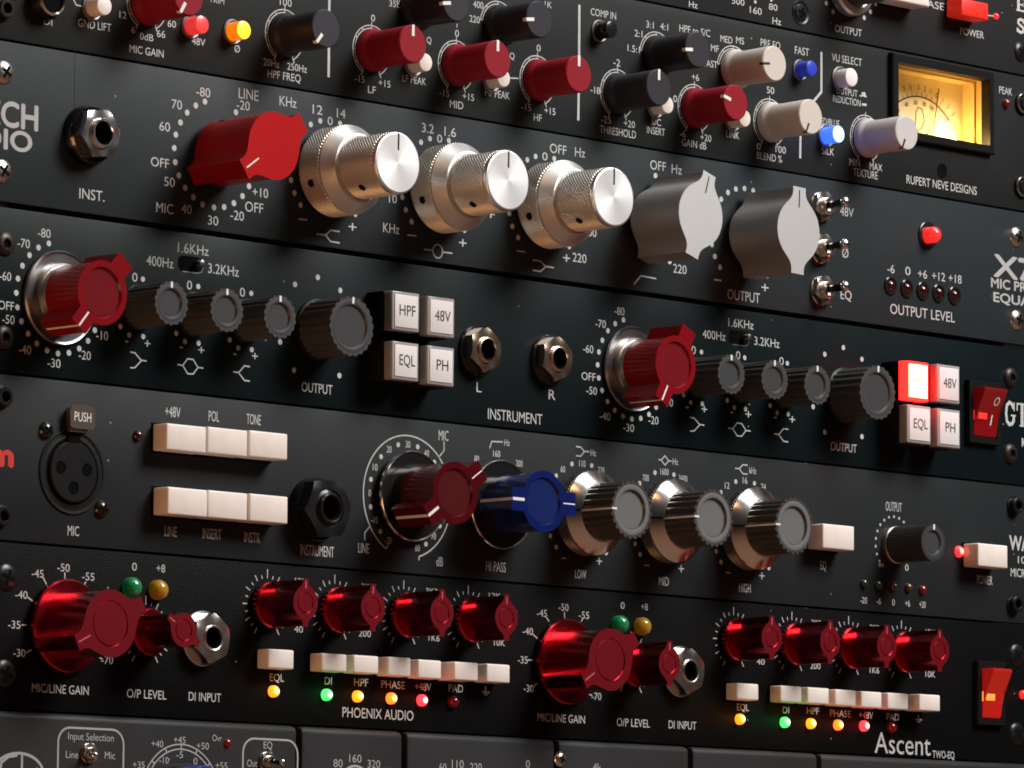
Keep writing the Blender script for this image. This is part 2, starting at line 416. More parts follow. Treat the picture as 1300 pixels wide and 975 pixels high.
def txt(u, s, x, z, hh, wd=None, st='', parent=None, h=None, mat=None, rot=0.0):
    root = parent or u['root']; h = u['face'] + HP if h is None else h
    bm = bmesh.new()
    if st == 'serif':
        n = len(s); cw = wd / n
        for i, ch in enumerate(s):
            for k, (pl, t_) in enumerate(SERIF[ch]):
                ribbon(bm, [((px - 0.5) * cw * 0.94 + (i - (n - 1) / 2) * cw, (pz - 0.5) * hh) for px, pz in pl], t_ * cw, 0.008 * k)
        return new("lettering", bm, mat or 'print_white', root, (x, z, h))
    off, m0 = STY[st]
    vs, fs = glyphs(s, off)
    if s in '+∞': y0, y1 = min(v.y for v in vs), max(v.y for v in vs)
    else: y0, y1 = caph(off)
    xa, xb = min(v.x for v in vs), max(v.x for v in vs)
    kz = hh / (y1 - y0); kx = wd / (xb - xa) if wd else kz * 0.9
    vv = [bm.verts.new(V((v.x - (xa + xb) / 2) * kx, (v.y - (y0 + y1) / 2) * kz, v.z * 0.012)) for v in vs]
    for f in fs:
        try: bm.faces.new([vv[i] for i in f])
        except ValueError: pass
    return new("lettering", bm, mat or m0, root, (x, z, h), rot)

# ------------------------------------------------------------------ rack units
U = 44.45
def unit(name, label, z0, pmat, face=0.0, gap_lo=0.25, gap_hi=0.25, hole=None, cat="rack unit", group="audio units stacked in the rack", panel=True, edge=0.45):
    r = bpy.data.objects.new(name, None); C.objects.link(r)
    r.location = (-X0 * MM, 0, z0 * MM)
    r.empty_display_size = 0.02
    r['label'] = label; r['category'] = cat; r['group'] = group
    u = dict(root=r, face=face)
    if panel:
        xs = [-8.2, 431.0]; zs = [gap_lo, U - gap_hi]
        bm = bmesh.new()
        e = edge
        o0 = [(xs[0], zs[0]), (xs[0], zs[1]), (xs[1], zs[1]), (xs[1], zs[0])]
        i0 = [(xs[0] + e, zs[0] + e), (xs[0] + e, zs[1] - e), (xs[1] - e, zs[1] - e), (xs[1] - e, zs[0] + e)]
        k = e * 0.3
        k0 = [(xs[0] + k, zs[0] + k), (xs[0] + k, zs[1] - k), (xs[1] - k, zs[1] - k), (xs[1] - k, zs[0] + k)]
        a = loop(bm, o0, -3); b = loop(bm, o0, face - e); b2 = loop(bm, k0, face - k); c = loop(bm, i0, face)
        bridge(bm, a, b); bridge(bm, b, b2); bridge(bm, b2, c)
        if hole:
            hx0, hz0, hx1, hz1, d = hole
            q = loop(bm, [(hx0, hz0), (hx0, hz1), (hx1, hz1), (hx1, hz0)], face)
            bridge(bm, c, q)
            q2 = loop(bm, [(hx0, hz0), (hx0, hz1), (hx1, hz1), (hx1, hz0)], -3); bridge(bm, q, q2)
            bridge(bm, q2, a)
        else:
            bm.faces.new(c); bm.faces.new(a[::-1])
        new("front_panel", bm, pmat, r)
        new("chassis", box(2, 0.6, 420, U - 0.6, -260, -12.5 if hole else -3.1), 'chassis_steel', r)
    return u

def cross(r, w_, d, h):
    bm = bmesh.new()
    box(-r, -w_, r, w_, h - d, h, bm=bm); box(-w_, w_, w_, r, h - d, h, bm=bm); box(-w_, -r, w_, -w_, h - d, h, bm=bm)
    return bm
def screw(u, x, z, style, r):
    f = u['face']; P_ = u['root']
    if style in ('chrome_phillips', 'black_phillips', 'gloss_pan'):
        mat = {'chrome_phillips': 'nickel', 'black_phillips': 'black_screw', 'gloss_pan': 'black_gloss'}[style]
        hh = {'chrome_phillips': 1.2, 'black_phillips': 0.9, 'gloss_pan': 1.6}[style]
        o = cached(('pan', r, hh), "screw", lambda: lathe([(r * 1.04, 0), (r, 0.25), (r * 0.86, hh * 0.62), (r * 0.55, hh * 0.93), (0, hh)], 32), mat, P_, (x, z, f), 12 + (x * 7.3) % 40)
        cached(('cross', r, hh), "drive_recess", lambda: cross(r * 0.58, r * 0.13, 0.5, hh + 0.03), 'void', o)
    elif style == 'black_recess':
        o = cached(('cup', r), "screw", lambda: lathe([(r * 1.5, 0.05), (r * 1.42, 0.35), (r * 1.2, 0.12), (r * 1.1, 0.1), (r * 0.95, 0.6), (0, 0.9)], 32), 'black_screw', P_, (x, z, f), 20)
        cached(('cross', r, 0.9), "drive_recess", lambda: cross(r * 0.6, r * 0.14, 0.5, 0.95), 'void', o)
    elif style == 'socket_cap':
        o = cached(('cap', r), "screw", lambda: lathe([(r * 1.25, 0.05), (r * 1.25, 0.4), (r, 0.5), (r, 2.0), (r * 0.88, 2.4), (r * 0.6, 2.4), (r * 0.56, 2.3), (r * 0.55, 1.0), (0, 1.0)], 32), 'black_screw', P_, (x, z, f))
        cached(('hex', r), "drive_recess", lambda: lathe([(r * 0.54, 0), (r * 0.54, 0.06), (0, 0.06)], 6), 'void', o, (0, 0, 1.0))
    elif style == 'socket_dark':
        o = cached(('btn', r), "screw", lambda: lathe([(r, 0), (r * 0.98, 0.3), (r * 0.8, 0.9), (r * 0.52, 1.15), (r * 0.40, 1.15), (r * 0.38, 0.5), (0, 0.4)], 32), 'brown_screw', P_, (x, z, f))
        cached(('hex2', r), "drive_recess", lambda: lathe([(r * 0.37, 0), (r * 0.37, 0.05), (0, 0.05)], 6), 'void', o, (0, 0, 0.5))
    elif style == 'ring_bolt':
        o = cached(('rb', r), "screw", lambda: lathe([(r * 1.15, 0.05), (r * 1.12, 0.8), (r, 0.9), (r * 0.8, 0.9), (r * 0.7, 0.4), (r * 0.6, 1.6), (0, 1.7)], 32), 'black_screw', P_, (x, z, f))
        cached(('ringb', r), "washer", lambda: lathe([(r * 1.0, 0.85), (r * 0.95, 1.1), (r * 0.8, 1.1), (r * 0.76, 0.85)], 32), 'chrome', o)
    return o
def hexnut(R, h0, h1, hole, bm=None):
    bm = bm or bmesh.new()
    hx = [(R * math.sin(PI / 3 * i), R * math.cos(PI / 3 * i)) for i in range(6)]
    n = 48
    def hexr(t):
        a = (t + PI / 6) % (PI / 3) - PI / 6
        return R * math.cos(PI / 6) / math.cos((t % (PI / 3)) - PI / 6)
    outer = [(hexr(2 * PI * i / n) * math.sin(2 * PI * i / n), hexr(2 * PI * i / n) * math.cos(2 * PI * i / n)) for i in range(n)]
    ri = R * 0.88
    a = loop(bm, outer, h0); 
    b = [bm.verts.new(V(x, z, h1 - max(0, (math.hypot(x, z) - ri)) * 0.62)) for x, z in outer]
    c = loop(bm, circ(min(ri, R * 0.80), n), h1); d = loop(bm, circ(hole, n), h1); e = loop(bm, circ(hole, n), h0)
    bridge(bm, a, b); bridge(bm, b, c); bridge(bm, c, d); bridge(bm, d, e)
    return bm
def jack(u, x, z, style):
    f = u['face']; P_ = u['root']
    if style == 'chrome_large':
        o = cached('jl0', "jack_socket", lambda: lathe([(8.2, 0), (8.2, 1.0), (7.8, 2.6), (7.4, 3.2), (0, 3.2)]), 'dark_chrome', P_, (x, z, f))
        cached('jl1', "hex_nut", lambda: hexnut(7.2, 3.2, 6.3, 4.1), 'chrome', o, rot=22)
        cached('jl2', "bushing", lambda: lathe([(4.1, 3), (4.1, 7.0), (3.8, 7.3), (3.3, 7.3), (3.1, 7.0), (3.1, 1)]), 'chrome', o)
        cached('jl3', "bore", lambda: lathe([(3.08, 1), (3.08, 6.5), (3.0, 6.5), (3.0, 3.5), (0, 3.5)], 32), 'void', o)
    elif style == 'chrome':
        o = cached('jc0', "jack_socket", lambda: lathe([(7.4, 0), (7.4, 0.8), (7.0, 1.2), (0, 1.2)]), 'black_gloss', P_, (x, z, f))
        cached('jc1', "hex_nut", lambda: hexnut(6.7, 1.2, 4.2, 3.7), 'brass_nickel', o, rot=6)
        cached('jc2', "bushing", lambda: lathe([(3.7, 1), (3.7, 4.8), (3.4, 5.0), (3.1, 5.0), (2.95, 4.7), (2.95, 1)]), 'brass_nickel', o)
        cached('jc3', "bore", lambda: lathe([(2.92, 1), (2.92, 4.4), (2.85, 4.4), (2.85, 2.2), (0, 2.2)], 32), 'void', o)
    elif style == 'chrome_washer':
        o = cached('jw0', "jack_socket", lambda: lathe([(7.6, 0), (7.6, 0.5), (7.3, 0.8), (0, 0.8)]), 'steel', P_, (x, z, f))
        cached('jw1', "hex_nut", lambda: hexnut(7.0, 0.8, 4.4, 3.6), 'nickel', o, rot=8)
        cached('jw2', "bushing", lambda: lathe([(3.6, 1), (3.6, 4.6), (3.3, 4.9), (3.0, 4.8), (2.9, 4.4), (2.9, 1)]), 'nickel', o)
        cached('jw3', "bore", lambda: lathe([(2.85, 1), (2.85, 4.0), (2.75, 4.0), (2.75, 2.0), (0, 2.0)], 32), 'void', o)
    elif style == 'black_hex':
        o = cached('jb0', "jack_socket", lambda: lathe([(9.0, 0), (9.0, 1.5), (8.6, 3.0), (0, 3.0)]), 'black_plastic', P_, (x, z, f))
        cached('jb1', "hex_nut", lambda: hexnut(9.0, 2.6, 7.0, 5.4), 'black_plastic', o, rot=24)
        cached('jb2', "bushing", lambda: lathe([(5.4, 2), (5.4, 6.6), (4.4, 6.9), (4.3, 7.8), (3.9, 8.2), (3.5, 8.1), (3.3, 7.6), (3.3, 2)]), 'black_gloss', o)
        cached('jb3', "bore", lambda: lathe([(3.28, 1), (3.28, 7), (3.2, 7), (3.2, 3), (0, 3)], 32), 'void', o)
    else:
        o = cached('jr0', "jack_socket", lambda: lathe([(5.4, 0), (5.4, 2.0), (4.9, 3.5), (0, 3.5)]), 'black_plastic', P_, (x, z, f))
        cached('jr1', "bushing", lambda: lathe([(4.6, 3.4), (4.5, 4.2), (4.1, 4.6), (3.7, 4.2), (3.6, 2)]), 'chrome', o)
        cached('jr2', "bore", lambda: lathe([(3.6, 1), (3.6, 3.9), (3.5, 3.9), (3.5, 3.6), (0, 3.6)], 32), 'void', o)
    return o
CORE = {'lit_yellow': 'core_yellow', 'lit_orange': 'core_yellow', 'lit_green': 'core_green', 'lit_red_hot': 'core_pink', 'lit_pink': 'core_rose'}
def lamp_light(u, x, z, h, energy, col):
    """the light a small lens throws on what stands round it"""
    pl = bpy.data.lights.new("lens_light", 'POINT'); pl.energy = energy; pl.color = col; pl.shadow_soft_size = 0.0008
    q = bpy.data.objects.new("lens_light", pl); C.objects.link(q); q.parent = u['root']; q.location = V(x, z, u['face'] + h)
SPILL = {'lit_yellow': (1, 0.30, 0.02), 'lit_orange': (1, 0.18, 0.02), 'lit_green': (0.05, 1, 0.15), 'lit_red_hot': (1, 0.03, 0.05)}
def led(u, x, z, r, hh, mat, bezel=False):
    n = 24
    pr = [(r, 0)] + [(r * math.cos(a), hh - r * 0.9 + r * 0.9 * math.sin(a)) for a in [i * PI / 2 / 7 for i in range(7)]] + [(0, hh)]
    if hh < r * 0.9: pr = [(r, 0)] + [(r * math.cos(i * PI / 14), hh * math.sin(i * PI / 14)) for i in range(1, 7)] + [(0, hh)]
    o = cached(('led', r, hh), "indicator_led", lambda: lathe(pr, n), mat, u['root'], (x, z, u['face']))
    if mat in SPILL: lamp_light(u, x, z, hh + 1.6, 0.0004, SPILL[mat])
    if mat in CORE:
        cached(('core', r, hh), "lit_core", lambda: lathe([(r * 0.62, hh - r * 0.32), (r * 0.5, hh - r * 0.1), (r * 0.3, hh + 0.04), (0, hh + 0.07)], 20), CORE[mat], o)
    if bezel:
        cached(('bez', r), "bezel", lambda: lathe([(r * 1.75, 0), (r * 1.7, 0.45), (r * 1.5, 0.7), (r * 1.15, 0.6), (r * 1.02, 0.1)], 32), 'black_gloss', o)
    return o
def round_button(u, x, z, mat, ln, r):
    face = {'lit_blue': 'lit_blue_face', 'lit_amber': 'lit_amber_face'}.get(mat)
    o = cached(('rb', r, ln), "push_button", lambda: lathe([(r, 0), (r, ln - 0.35), (r * 0.96, ln - 0.1), (r * 0.86, ln), (0, ln)], 32), mat, u['root'], (x, z, u['face']))
    cached(('rbring', r), "collar", lambda: lathe([(r * 1.36, 0), (r * 1.36, 0.5), (r * 1.26, 0.7), (r * 1.08, 0.6), (r * 1.02, 0.1)], 32), 'collar_grey', o)
    if mat == 'lit_blue': lamp_light(u, x, z, ln + 1.6, 0.0005, (0.06, 0.16, 1))
    if mat == 'lit_amber': lamp_light(u, x, z, ln + 1.6, 0.0006, (1, 0.3, 0.02))
    if face: cached(('rbf', r), "lens", lambda: lathe([(r * 0.97, -0.3), (r * 0.94, 0.06), (r * 0.85, 0.14), (0, 0.14)], 32), face, o, (0, 0, ln))
    return o
def hole(u, x, z, r):
    o = new("adjuster_hole", lathe([(r * 1.15, 0.02), (r * 1.1, 0.16), (r, 0.05), (0, 0.05)], 32), 'void', u['root'], (x, z, u['face']))
    return o
def cream_button(u, x0, z0, x1, z1, hh, mat):
    xc, zc = (x0 + x1) / 2, (z0 + z1) / 2; a, b = (x1 - x0) / 2, (z1 - z0) / 2
    hh += ((x0 * 7.13 + z0 * 3.7) % 1.0 - 0.5) * 0.5
    k = ('cb', x0, z0)
    o = cached(k, "push_button", lambda: box(-a, -b, a, b, 0.6, hh, 0.45), mat, u['root'], (xc, zc, u['face']))
    cached(('slot',) + k, "slot", lambda: box(-a - 0.15, -b - 0.5, a + 0.15, b + 0.6, 0, 0.06), 'void', o)
    return o
def cap_button(u, x0, z0, x1, z1, s, lit):
    xc, zc = (x0 + x1) / 2, (z0 + z1) / 2; a, b = (x1 - x0) / 2, (z1 - z0) / 2; h = 10.5
    o = new("illuminated_button", box(-a - 0.5, -b - 0.5, a + 0.5, b + 0.5, 0, 6.8, 0.2), 'black_matte', u['root'], (xc, zc, u['face']))
    new("clear_cap", box(-a - 0.3, -b - 0.3, a + 0.3, b + 0.3, 6.8, h - 0.25, 0.35), 'clear_cap_lit' if lit else 'clear_cap', o)
    new("label_plate", box(-a + 0.55, -b + 0.6, a - 0.5, b - 0.6, h - 1.6, h, 0.15), 'label_plate_lit' if lit else 'label_plate', o)
    txt(u, s, 0.4, 0.3, 3.0 , (2 * a) * (0.62 if len(s) > 2 else 0.46), 'btn', parent=o, h=h + HP, mat='lit_yellow' if lit else None)
    if lit: lamp_light(u, xc, zc, h + 4.0, 0.007, (1, 0.02, 0.02))
    if lit: o['label'] = "lit button glowing red and white"
    return o

# ------------------------------------------------------------------ knobs
def wing_outline(r, R, wt, phi, soft=True, n=14, flare=0.0):
    pts = []
    def side(sgn, base):
        p0 = (r * math.sin(phi), r * math.cos(phi)); t0 = (-math.cos(phi), math.sin(phi))
        p3 = (wt / 2, R)
        d = math.hypot(p3[0] - p0[0], p3[1] - p0[1])
        p1 = (p0[0] + t0[0] * d * 0.42, p0[1] + t0[1] * d * 0.42); p2 = (p3[0] - flare, p3[1] - d * 0.45)
        return [tuple((1 - t) ** 3 * p0[i] + 3 * (1 - t) ** 2 * t * p1[i] + 3 * (1 - t) * t * t * p2[i] + t ** 3 * p3[i] for i in (0, 1)) for t in [k / n for k in range(n + 1)]]
    if soft: s = side(1, 0)
    else:
        y0 = math.sqrt(max(0, r * r - wt * wt / 4)); s = [(wt / 2, y0), (wt / 2, R)]; phi = math.asin(min(1, wt / 2 / r))
    right_up = s[::-1]
    arc = [(r * math.sin(a), r * math.cos(a)) for a in [phi + (PI - 2 * phi) * k / 24 for k in range(1, 24)]]
    right = right_up + arc + [(x, -z) for x, z in s]
    left = [(-x, -z) for x, z in right]
    return right + left
def scallop(r, n, d, per=8):
    N_ = n * per
    return [((r - d * (0.5 - 0.5 * math.cos(n * t)) ** 1.3) * math.sin(t), (r - d * (0.5 - 0.5 * math.cos(n * t)) ** 1.3) * math.cos(t)) for t in [2 * PI * i / N_ for i in range(N_)]]
def pointer(parent, r0, r1, w_, h, mat, a=0.0, side=0.0, name="pointer_line"):
    k = ('ptr', r0, r1, w_, side)
    def mk():
        bm = bmesh.new()
        bm2 = box(-w_ / 2, r0, w_ / 2, r1, -0.4 - side, 0.07, bm=bm)
        return bm
    return cached(k, name, mk, mat, parent, (0, 0, h), a)
COLNAME = {'red_soft': 'red', 'black_soft': 'black', 'beige_soft': 'beige', 'grey_soft': 'pale grey'}
def rnd_knob(u, x, z, col, a, sc='full'):
    big = sc == 'mic'; R = 6.2 if big else 5.45; h = 18.0 if big else 16.9
    o = cached(('rnd', big), "knob", lambda: lathe([(R * 1.10, 0.3), (R * 1.13, 0.6), (R * 1.13, 1.9), (R * 1.09, 2.5), (R * 1.0, 3.1), (R * 0.975, 4.0), (R * 0.965, 6.5), (R, h - 0.8), (R * 0.985, h - 0.3), (R * 0.93, h), (0, h)], 56), col, u['root'], (x, z, u['face']), a)
    pointer(o, R * 0.42, R * 1.012, 1.0 if col[:3] in ('red', 'bla') else 0.75, h, 'pointer_black' if col in ('beige_soft', 'grey_soft') else 'pointer_white', side=1.0)
    o['label'] = COLNAME[col] + " soft-touch knob"
    # printed scale: two concentric arcs with ticks between
    bm = bmesh.new()
    ro, ri = (10.6, 9.3) if big else (7.3, 6.45)
    if sc == 'part': a0, a1 = (-82, 80)
    else: a0, a1 = (-152, 152)
    n = 40
    for rr, hh in ((ro, 0), (ri, 0.004)):
        ribbon(bm, [(rr * math.sin(math.radians(a0 + (a1 - a0) * i / n)), rr * math.cos(math.radians(a0 + (a1 - a0) * i / n))) for i in range(n + 1)], 0.30, hh)
    m_ = 10 if sc != 'part' else 4
    for i in range(m_ + 1):
        t = math.radians(a0 + (a1 - a0) * i / m_)
        r1_ = ro + (1.0 if i in (0, m_, m_ // 2) and sc == 'full' else 0)
        ribbon(bm, [(ri * math.sin(t), ri * math.cos(t)), (r1_ * math.sin(t), r1_ * math.cos(t))], 0.32, 0.010)
    new("dial_scale", bm, 'print_white', u['root'], (x, z, u['face'] + HP))
    return o
def pointer_knob(u, x, z, a, col):
    if col == 'red':
        h = 24.0; out = wing_outline(9.0, 13.0, 5.4, math.radians(50), flare=0.5); mat = 'pointer_red'
    else:
        h = 22.0; out = wing_outline(9.2, 12.9, 4.9, math.radians(50), flare=0.3); mat = 'silver_blast'
    o = cached(('pk', col), "pointer_knob", lambda: prism(out, 2.2, h, 0.35), mat, u['root'], (x, z, u['face']), a, sharp=30)
    cached('pkb', "base_collar", lambda: lathe([(7.8, 0), (7.8, 2.3)], 40), 'black_matte', o)
    pointer(o, 7.0, 12.3, 0.42, h, 'pointer_white' if col == 'red' else 'pointer_black')
    if col == 'red':
        g = new("grub_screw_hole", lathe([(1.0, -0.3), (1.0, 0.06), (0, 0.06)], 20), 'void', o)
        g.matrix_local = Matrix.Rotation(math.radians(-22 - a), 4, 'Y') @ Matrix.Translation(Vector((0, -0.0065, 0.009))) @ Matrix.Rotation(math.radians(-90), 4, 'X')
    o['label'] = "red pointer knob" if col == 'red' else "large silver pointer knob"
    return o
def knurl(r, h0, h1, nt, rows, amp, bm=None):
    """diamond knurling as real relief"""
    bm = bm or bmesh.new(); per = 4; N_ = nt * per; prev = None
    sub = 4
    for j in range(rows * sub + 1):
        h = h0 + (h1 - h0) * j / (rows * sub)
        edge_ = min(1, j / 2, (rows * sub - j) / 2)
        ringv = []
        for i in range(N_):
            t = 2 * PI * i / N_
            p = nt * t; q = 2 * PI * j / sub
            v = abs(math.sin((p + q) / 2)); w_ = abs(math.sin((p - q) / 2))
            rr = r - amp + amp * min(1.0, v * 0.95 + w_ * 0.22) * edge_ - (1 - edge_) * amp * 0.2
            ringv.append(bm.verts.new(V(rr * math.sin(t), rr * math.cos(t), h)))
        if prev: bridge(bm, prev, ringv)
        prev = ringv
    return bm
def concentric_knob(u, x, z):
    o = cached('ck0', "dual_knob", lambda: lathe([(11.6, 0.6), (12.3, 0.8), (12.3, 1.0), (11.7, 1.0), (11.7, 9.2), (12.5, 9.25), (12.5, 9.6), (12.2, 9.9), (9.75, 12.9), (9.3, 13.1), (0, 13.1)], 96), 'silver_satin', u['root'], (x, z, u['face']), sharp=14)
    cached('ck1', "outer_ring_knurl", lambda: knurl(12.75, 1.0, 9.25, 76, 8, 0.62), 'knurl_silver', o, sharp=10)
    cached('ck2', "inner_knob", lambda: lathe([(8.1, 12.9), (8.1, 26.6), (8.75, 26.65), (8.75, 27.2), (8.55, 27.75), (8.2, 27.85)], 72), 'silver_satin', o)
    cached('ck3', "inner_knurl", lambda: knurl(8.85, 13.2, 26.65, 54, 13, 0.60), 'knurl_silver', o, sharp=10)
    cached('ck4', "face_disc", lambda: lathe([(8.25, 27.8), (8.1, 27.92), (0, 27.92)], 72), 'spun_face', o)
    cached('ckp', "pointer_line", lambda: box(-0.32, 3.6, 0.32, 8.4, 27.6, 27.98), 'pointer_black', o, rot=1)
    for r, hh, a in ((12.5, 5.2, -112), (8.65, 19.5, -140)):
        g = cached(('grub', r), "grub_screw", lambda: lathe([(1.1, -0.4), (1.1, 0.22), (0, 0.22)], 16), 'void', o)
        g.matrix_local = Matrix.Rotation(math.radians(a), 4, 'Y') @ Matrix.Translation(Vector((0, -hh * MM, r * MM))) @ Matrix.Rotation(math.radians(-90), 4, 'X')
    o['label'] = "dual silver knob with knurled rings"
    return o
def eq_knob(u, x, z):
    o = cached('ek0', "dual_knob", lambda: lathe([(11.6, 0.5), (12.1, 0.7), (11.9, 5.2), (12.45, 5.3), (12.45, 5.6), (12.2, 5.9), (8.9, 8.4), (8.5, 8.5), (0, 8.5)], 96), 'ring_metal', u['root'], (x, z, u['face']), sharp=14)
    cached('ek1', "outer_ring_knurl", lambda: knurl(12.5, 0.7, 5.3, 72, 4, 0.55), 'knurl_dark', o, sharp=10)
    k = cached('ek2', "inner_knob", lambda: prism(scallop(8.3, 24, 0.85), 8.4, 20, 0.3, hole=(5.9, 0.8, 0.5)), ['warm_flute'], o, rot=4)
    cached('ek3', "cap_disc", lambda: lathe([(5.45, -0.78), (5.4, -0.72), (0, -0.72)], 48), 'warm_flute_cap', k, (0, 0, 20), sharp=6)
    cached('ek4', "face_ring", lambda: lathe([(7.4, 20.01), (7.2, 20.06), (6.1, 20.06), (5.95, 20.0)], 48), 'warm_flute_cap', k)
    cached('ekp', "pointer_line", lambda: box(-0.28, 6.3, 0.28, 8.36, 8.6, 20.12), 'pointer_white', k, rot=-94)
    cached('ekn', "index_notch", lambda: box(-0.25, 8.9, 0.25, 12.0, 5.85, 8.5), 'void', o, rot=-90).matrix_local = Matrix.Rotation(math.radians(-90), 4, 'Y') @ Matrix.Translation(Vector((0, -0.00715, 0.01062))) @ Matrix.Rotation(math.radians(-38.9), 4, 'X') @ Matrix.Translation(Vector((0, 0.00715, -0.01045)))
    o['label'] = "dual knob with chrome ring and fluted grey cap"
    return o
def fluted_knob(u, x, z, kind, a):
    if kind == 'small': R, h, n, h0, rh, mat, cap = 5.8, 14.1, 18, 0.4, 3.9, 'fluted_grey', 'fluted_cap'
    elif kind == 'large': R, h, n, h0, rh, mat, cap = 8.2, 13.9, 22, 0.4, 6.1, 'fluted_grey', 'fluted_cap'
    else: R, h, n, h0, rh, mat, cap = 5.65, 16.0, 40, 1.6, 3.7, 'output_flute', 'fluted_cap'
    d = 0.22 if kind == 'output' else 0.48
    def mk():
        out = scallop(R, n, d, 8)
        return prism(out, h0, h, 0.25, hole=(rh, 0.6, 0.4))
    o = cached(('fk', kind), "fluted_knob", mk, mat, u['root'], (x, z, u['face']), a)
    cached(('fkr', kind), "face_ring", lambda: lathe([(R - d - 0.3, h + 0.005), (R - d - 0.5, h + 0.05), (rh + 0.15, h + 0.05), (rh + 0.02, h)], 48), 'fluted_cap', o)
    cached(('fkc', kind), "cap_disc", lambda: lathe([(rh - 0.42, h - 0.6), (rh - 0.5, h - 0.54), (0, h - 0.54)], 48), cap, o, sharp=6)
    cached(('fks', kind), "skirt", lambda: lathe([(R * 1.06, 0.1), (R * 1.06, 0.9), (R * 0.97, 1.4)] if kind != 'output' else [(R * 1.04, 0.1), (R * 1.04, 1.4), (R * 0.98, 1.7)], 48), 'steel' if kind == 'output' else 'black_plastic', o)
    cached(('fkp', kind), "pointer_line", lambda: box(-0.38, rh + 0.25, 0.38, R - 0.02, h - 0.5, h + 0.10), 'pointer_white', o)
    o['label'] = {'small': "small fluted dark grey knob", 'large': "large fluted dark grey knob", 'output': "fine-ribbed dark knob on a steel base"}[kind]
    return o
def marconi_knob(u, x, z, a, kind):
    wk = kind.startswith('warm')
    r = 8.45 if wk else 8.3; h = 19.25 if wk else 17.6; R = 12.7 if wk else 12.3; hb = 6.0 if wk else 4.2
    out = wing_outline(r, R, 6.0 if wk else 5.4, 0, soft=False)
    o = cached(('mk', kind), "winged_knob", lambda: prism(out, hb, h, 0.35, hole=(6.9, 0.7, 0.45)), kind, u['root'], (x, z, u['face']), a, sharp=30)
    cached(('mkc', kind), "cap_disc", lambda: lathe([(6.42, h - 0.68), (6.3, h - 0.62), (0, h - 0.62)], 48), kind + '_cap', o, sharp=6)
    if wk:
        cached('mks', "skirt", lambda: lathe([(12.3, 0.6), (12.3, 2.6), (0, 2.6)], 72), 'black_gloss', o)
        cached('mkrim', "skirt_rim", lambda: lathe([(12.3, 1.6), (12.9, 1.8), (12.95, 2.6), (12.75, 2.9), (12.45, 2.85), (12.3, 2.5)], 72), 'chrome', o)
        cached('mkcol', "collar", lambda: lathe([(8.2, 2.5), (8.3, hb)], 48), 'black_gloss', o)
        for s in ((1, -1) if kind == 'warm_blue' else (1, -1)):
            wl = 0.85 if s == 1 else 0.35
            cached(('mkp', kind, s), "pointer_line", lambda: box(-wl / 2, 8.0, wl / 2, R + 0.05, hb + 0.3, h + 0.06), 'pointer_white', o, rot=0 if s == 1 else 180)
    else:
        cached('gks', "skirt", lambda: lathe([(12.7, 0.2), (12.7, 0.9), (12.45, 1.25), (12.1, 1.1), (11.6, 1.05), (0, 1.05)], 72), 'skirt_steel', o)
        cached('gkc', "collar", lambda: lathe([(9.1, 1.0), (9.1, 2.6), (8.8, 2.9), (8.6, 2.9), (8.4, hb)], 48), 'steel', o)
        cached('gkp', "pointer_line", lambda: box(-0.28, 7.3, 0.28, R + 0.05, hb + 0.3, h + 0.05), 'pointer_white', o)
    o['label'] = {'gtq_red': "red winged knob on a brushed steel skirt", 'warm_red': "dark red winged knob", 'warm_blue': "blue winged knob"}[kind]
    return o
def anodised_knob(u, x, z, a, kind):
    if kind == 'gain': rf, r, R, h, rc, wt = 12.45, 8.7, 12.6, 19.0, 6.2, 4.0
    else: rf, r, R, h, rc, wt = 6.4, 4.3, 6.3, 15.5, 3.0, 1.5
    out = wing_outline(r, R, wt, math.radians(42), flare=0.2)
    o = cached(('ak', kind), "anodised_knob", lambda: prism(out, 2.8, h, 0.3, hole=(rc, 0.35, 0.3), face_mi=1), ['anodised_red', 'anodised_cap'], u['root'], (x, z, u['face']), a, sharp=30)
    cached(('akf', kind), "flange", lambda: lathe([(rf - 0.4, 0.9), (rf, 1.2), (rf, 2.4), (rf - 0.4, 2.85), (0, 2.85)], 64), 'anodised_red', o)
    cached(('akc', kind), "cap_disc", lambda: lathe([(rc - 0.22, h - 0.33), (rc - 0.42, h - 0.10), (0, h - 0.08)], 48), 'anodised_cap', o, sharp=6)
    cached(('akp', kind), "pointer_line", lambda: box(-0.2, r * 0.9, 0.2, R - 0.35, h - 0.3, h + 0.06), 'pointer_tint', o)
    o['label'] = "large red anodised knob with pointer" if kind == 'gain' else "small red anodised knob"
    if kind != 'gain': ticks(u, x, z)
    return o
def ticks(u, x, z):
    bm = bmesh.new()
    for i in range(21):
        t = math.radians(-150 + 15 * i); r1 = 9.2 if i % 2 == 0 else 8.4
        if i == 10: r1 = 9.9
        ribbon(bm, [(7.4 * math.sin(t), 7.4 * math.cos(t)), (r1 * math.sin(t), r1 * math.cos(t))], 0.32, 0)
    return new("dial_scale", bm, 'print_white', u['root'], (x, z, u['face'] + HP))
def eq_tick_knob(u, x, z): return anodised_knob(u, x, z, 0, 'level')
def skirt_knob(u, x, z):
    o = new("dual_knob", lathe([(9.2, 0.3), (9.6, 0.8), (9.6, 3.2), (9.0, 4.0), (7.4, 4.4), (7.0, 4.2), (0, 4.2)], 64), 'silver_satin', u['root'], (x, z, u['face']))
    new("inner_knob", prism(scallop(6.6, 24, 0.5), 4.2, 16, 0.3), 'fluted_grey', o)
    return o

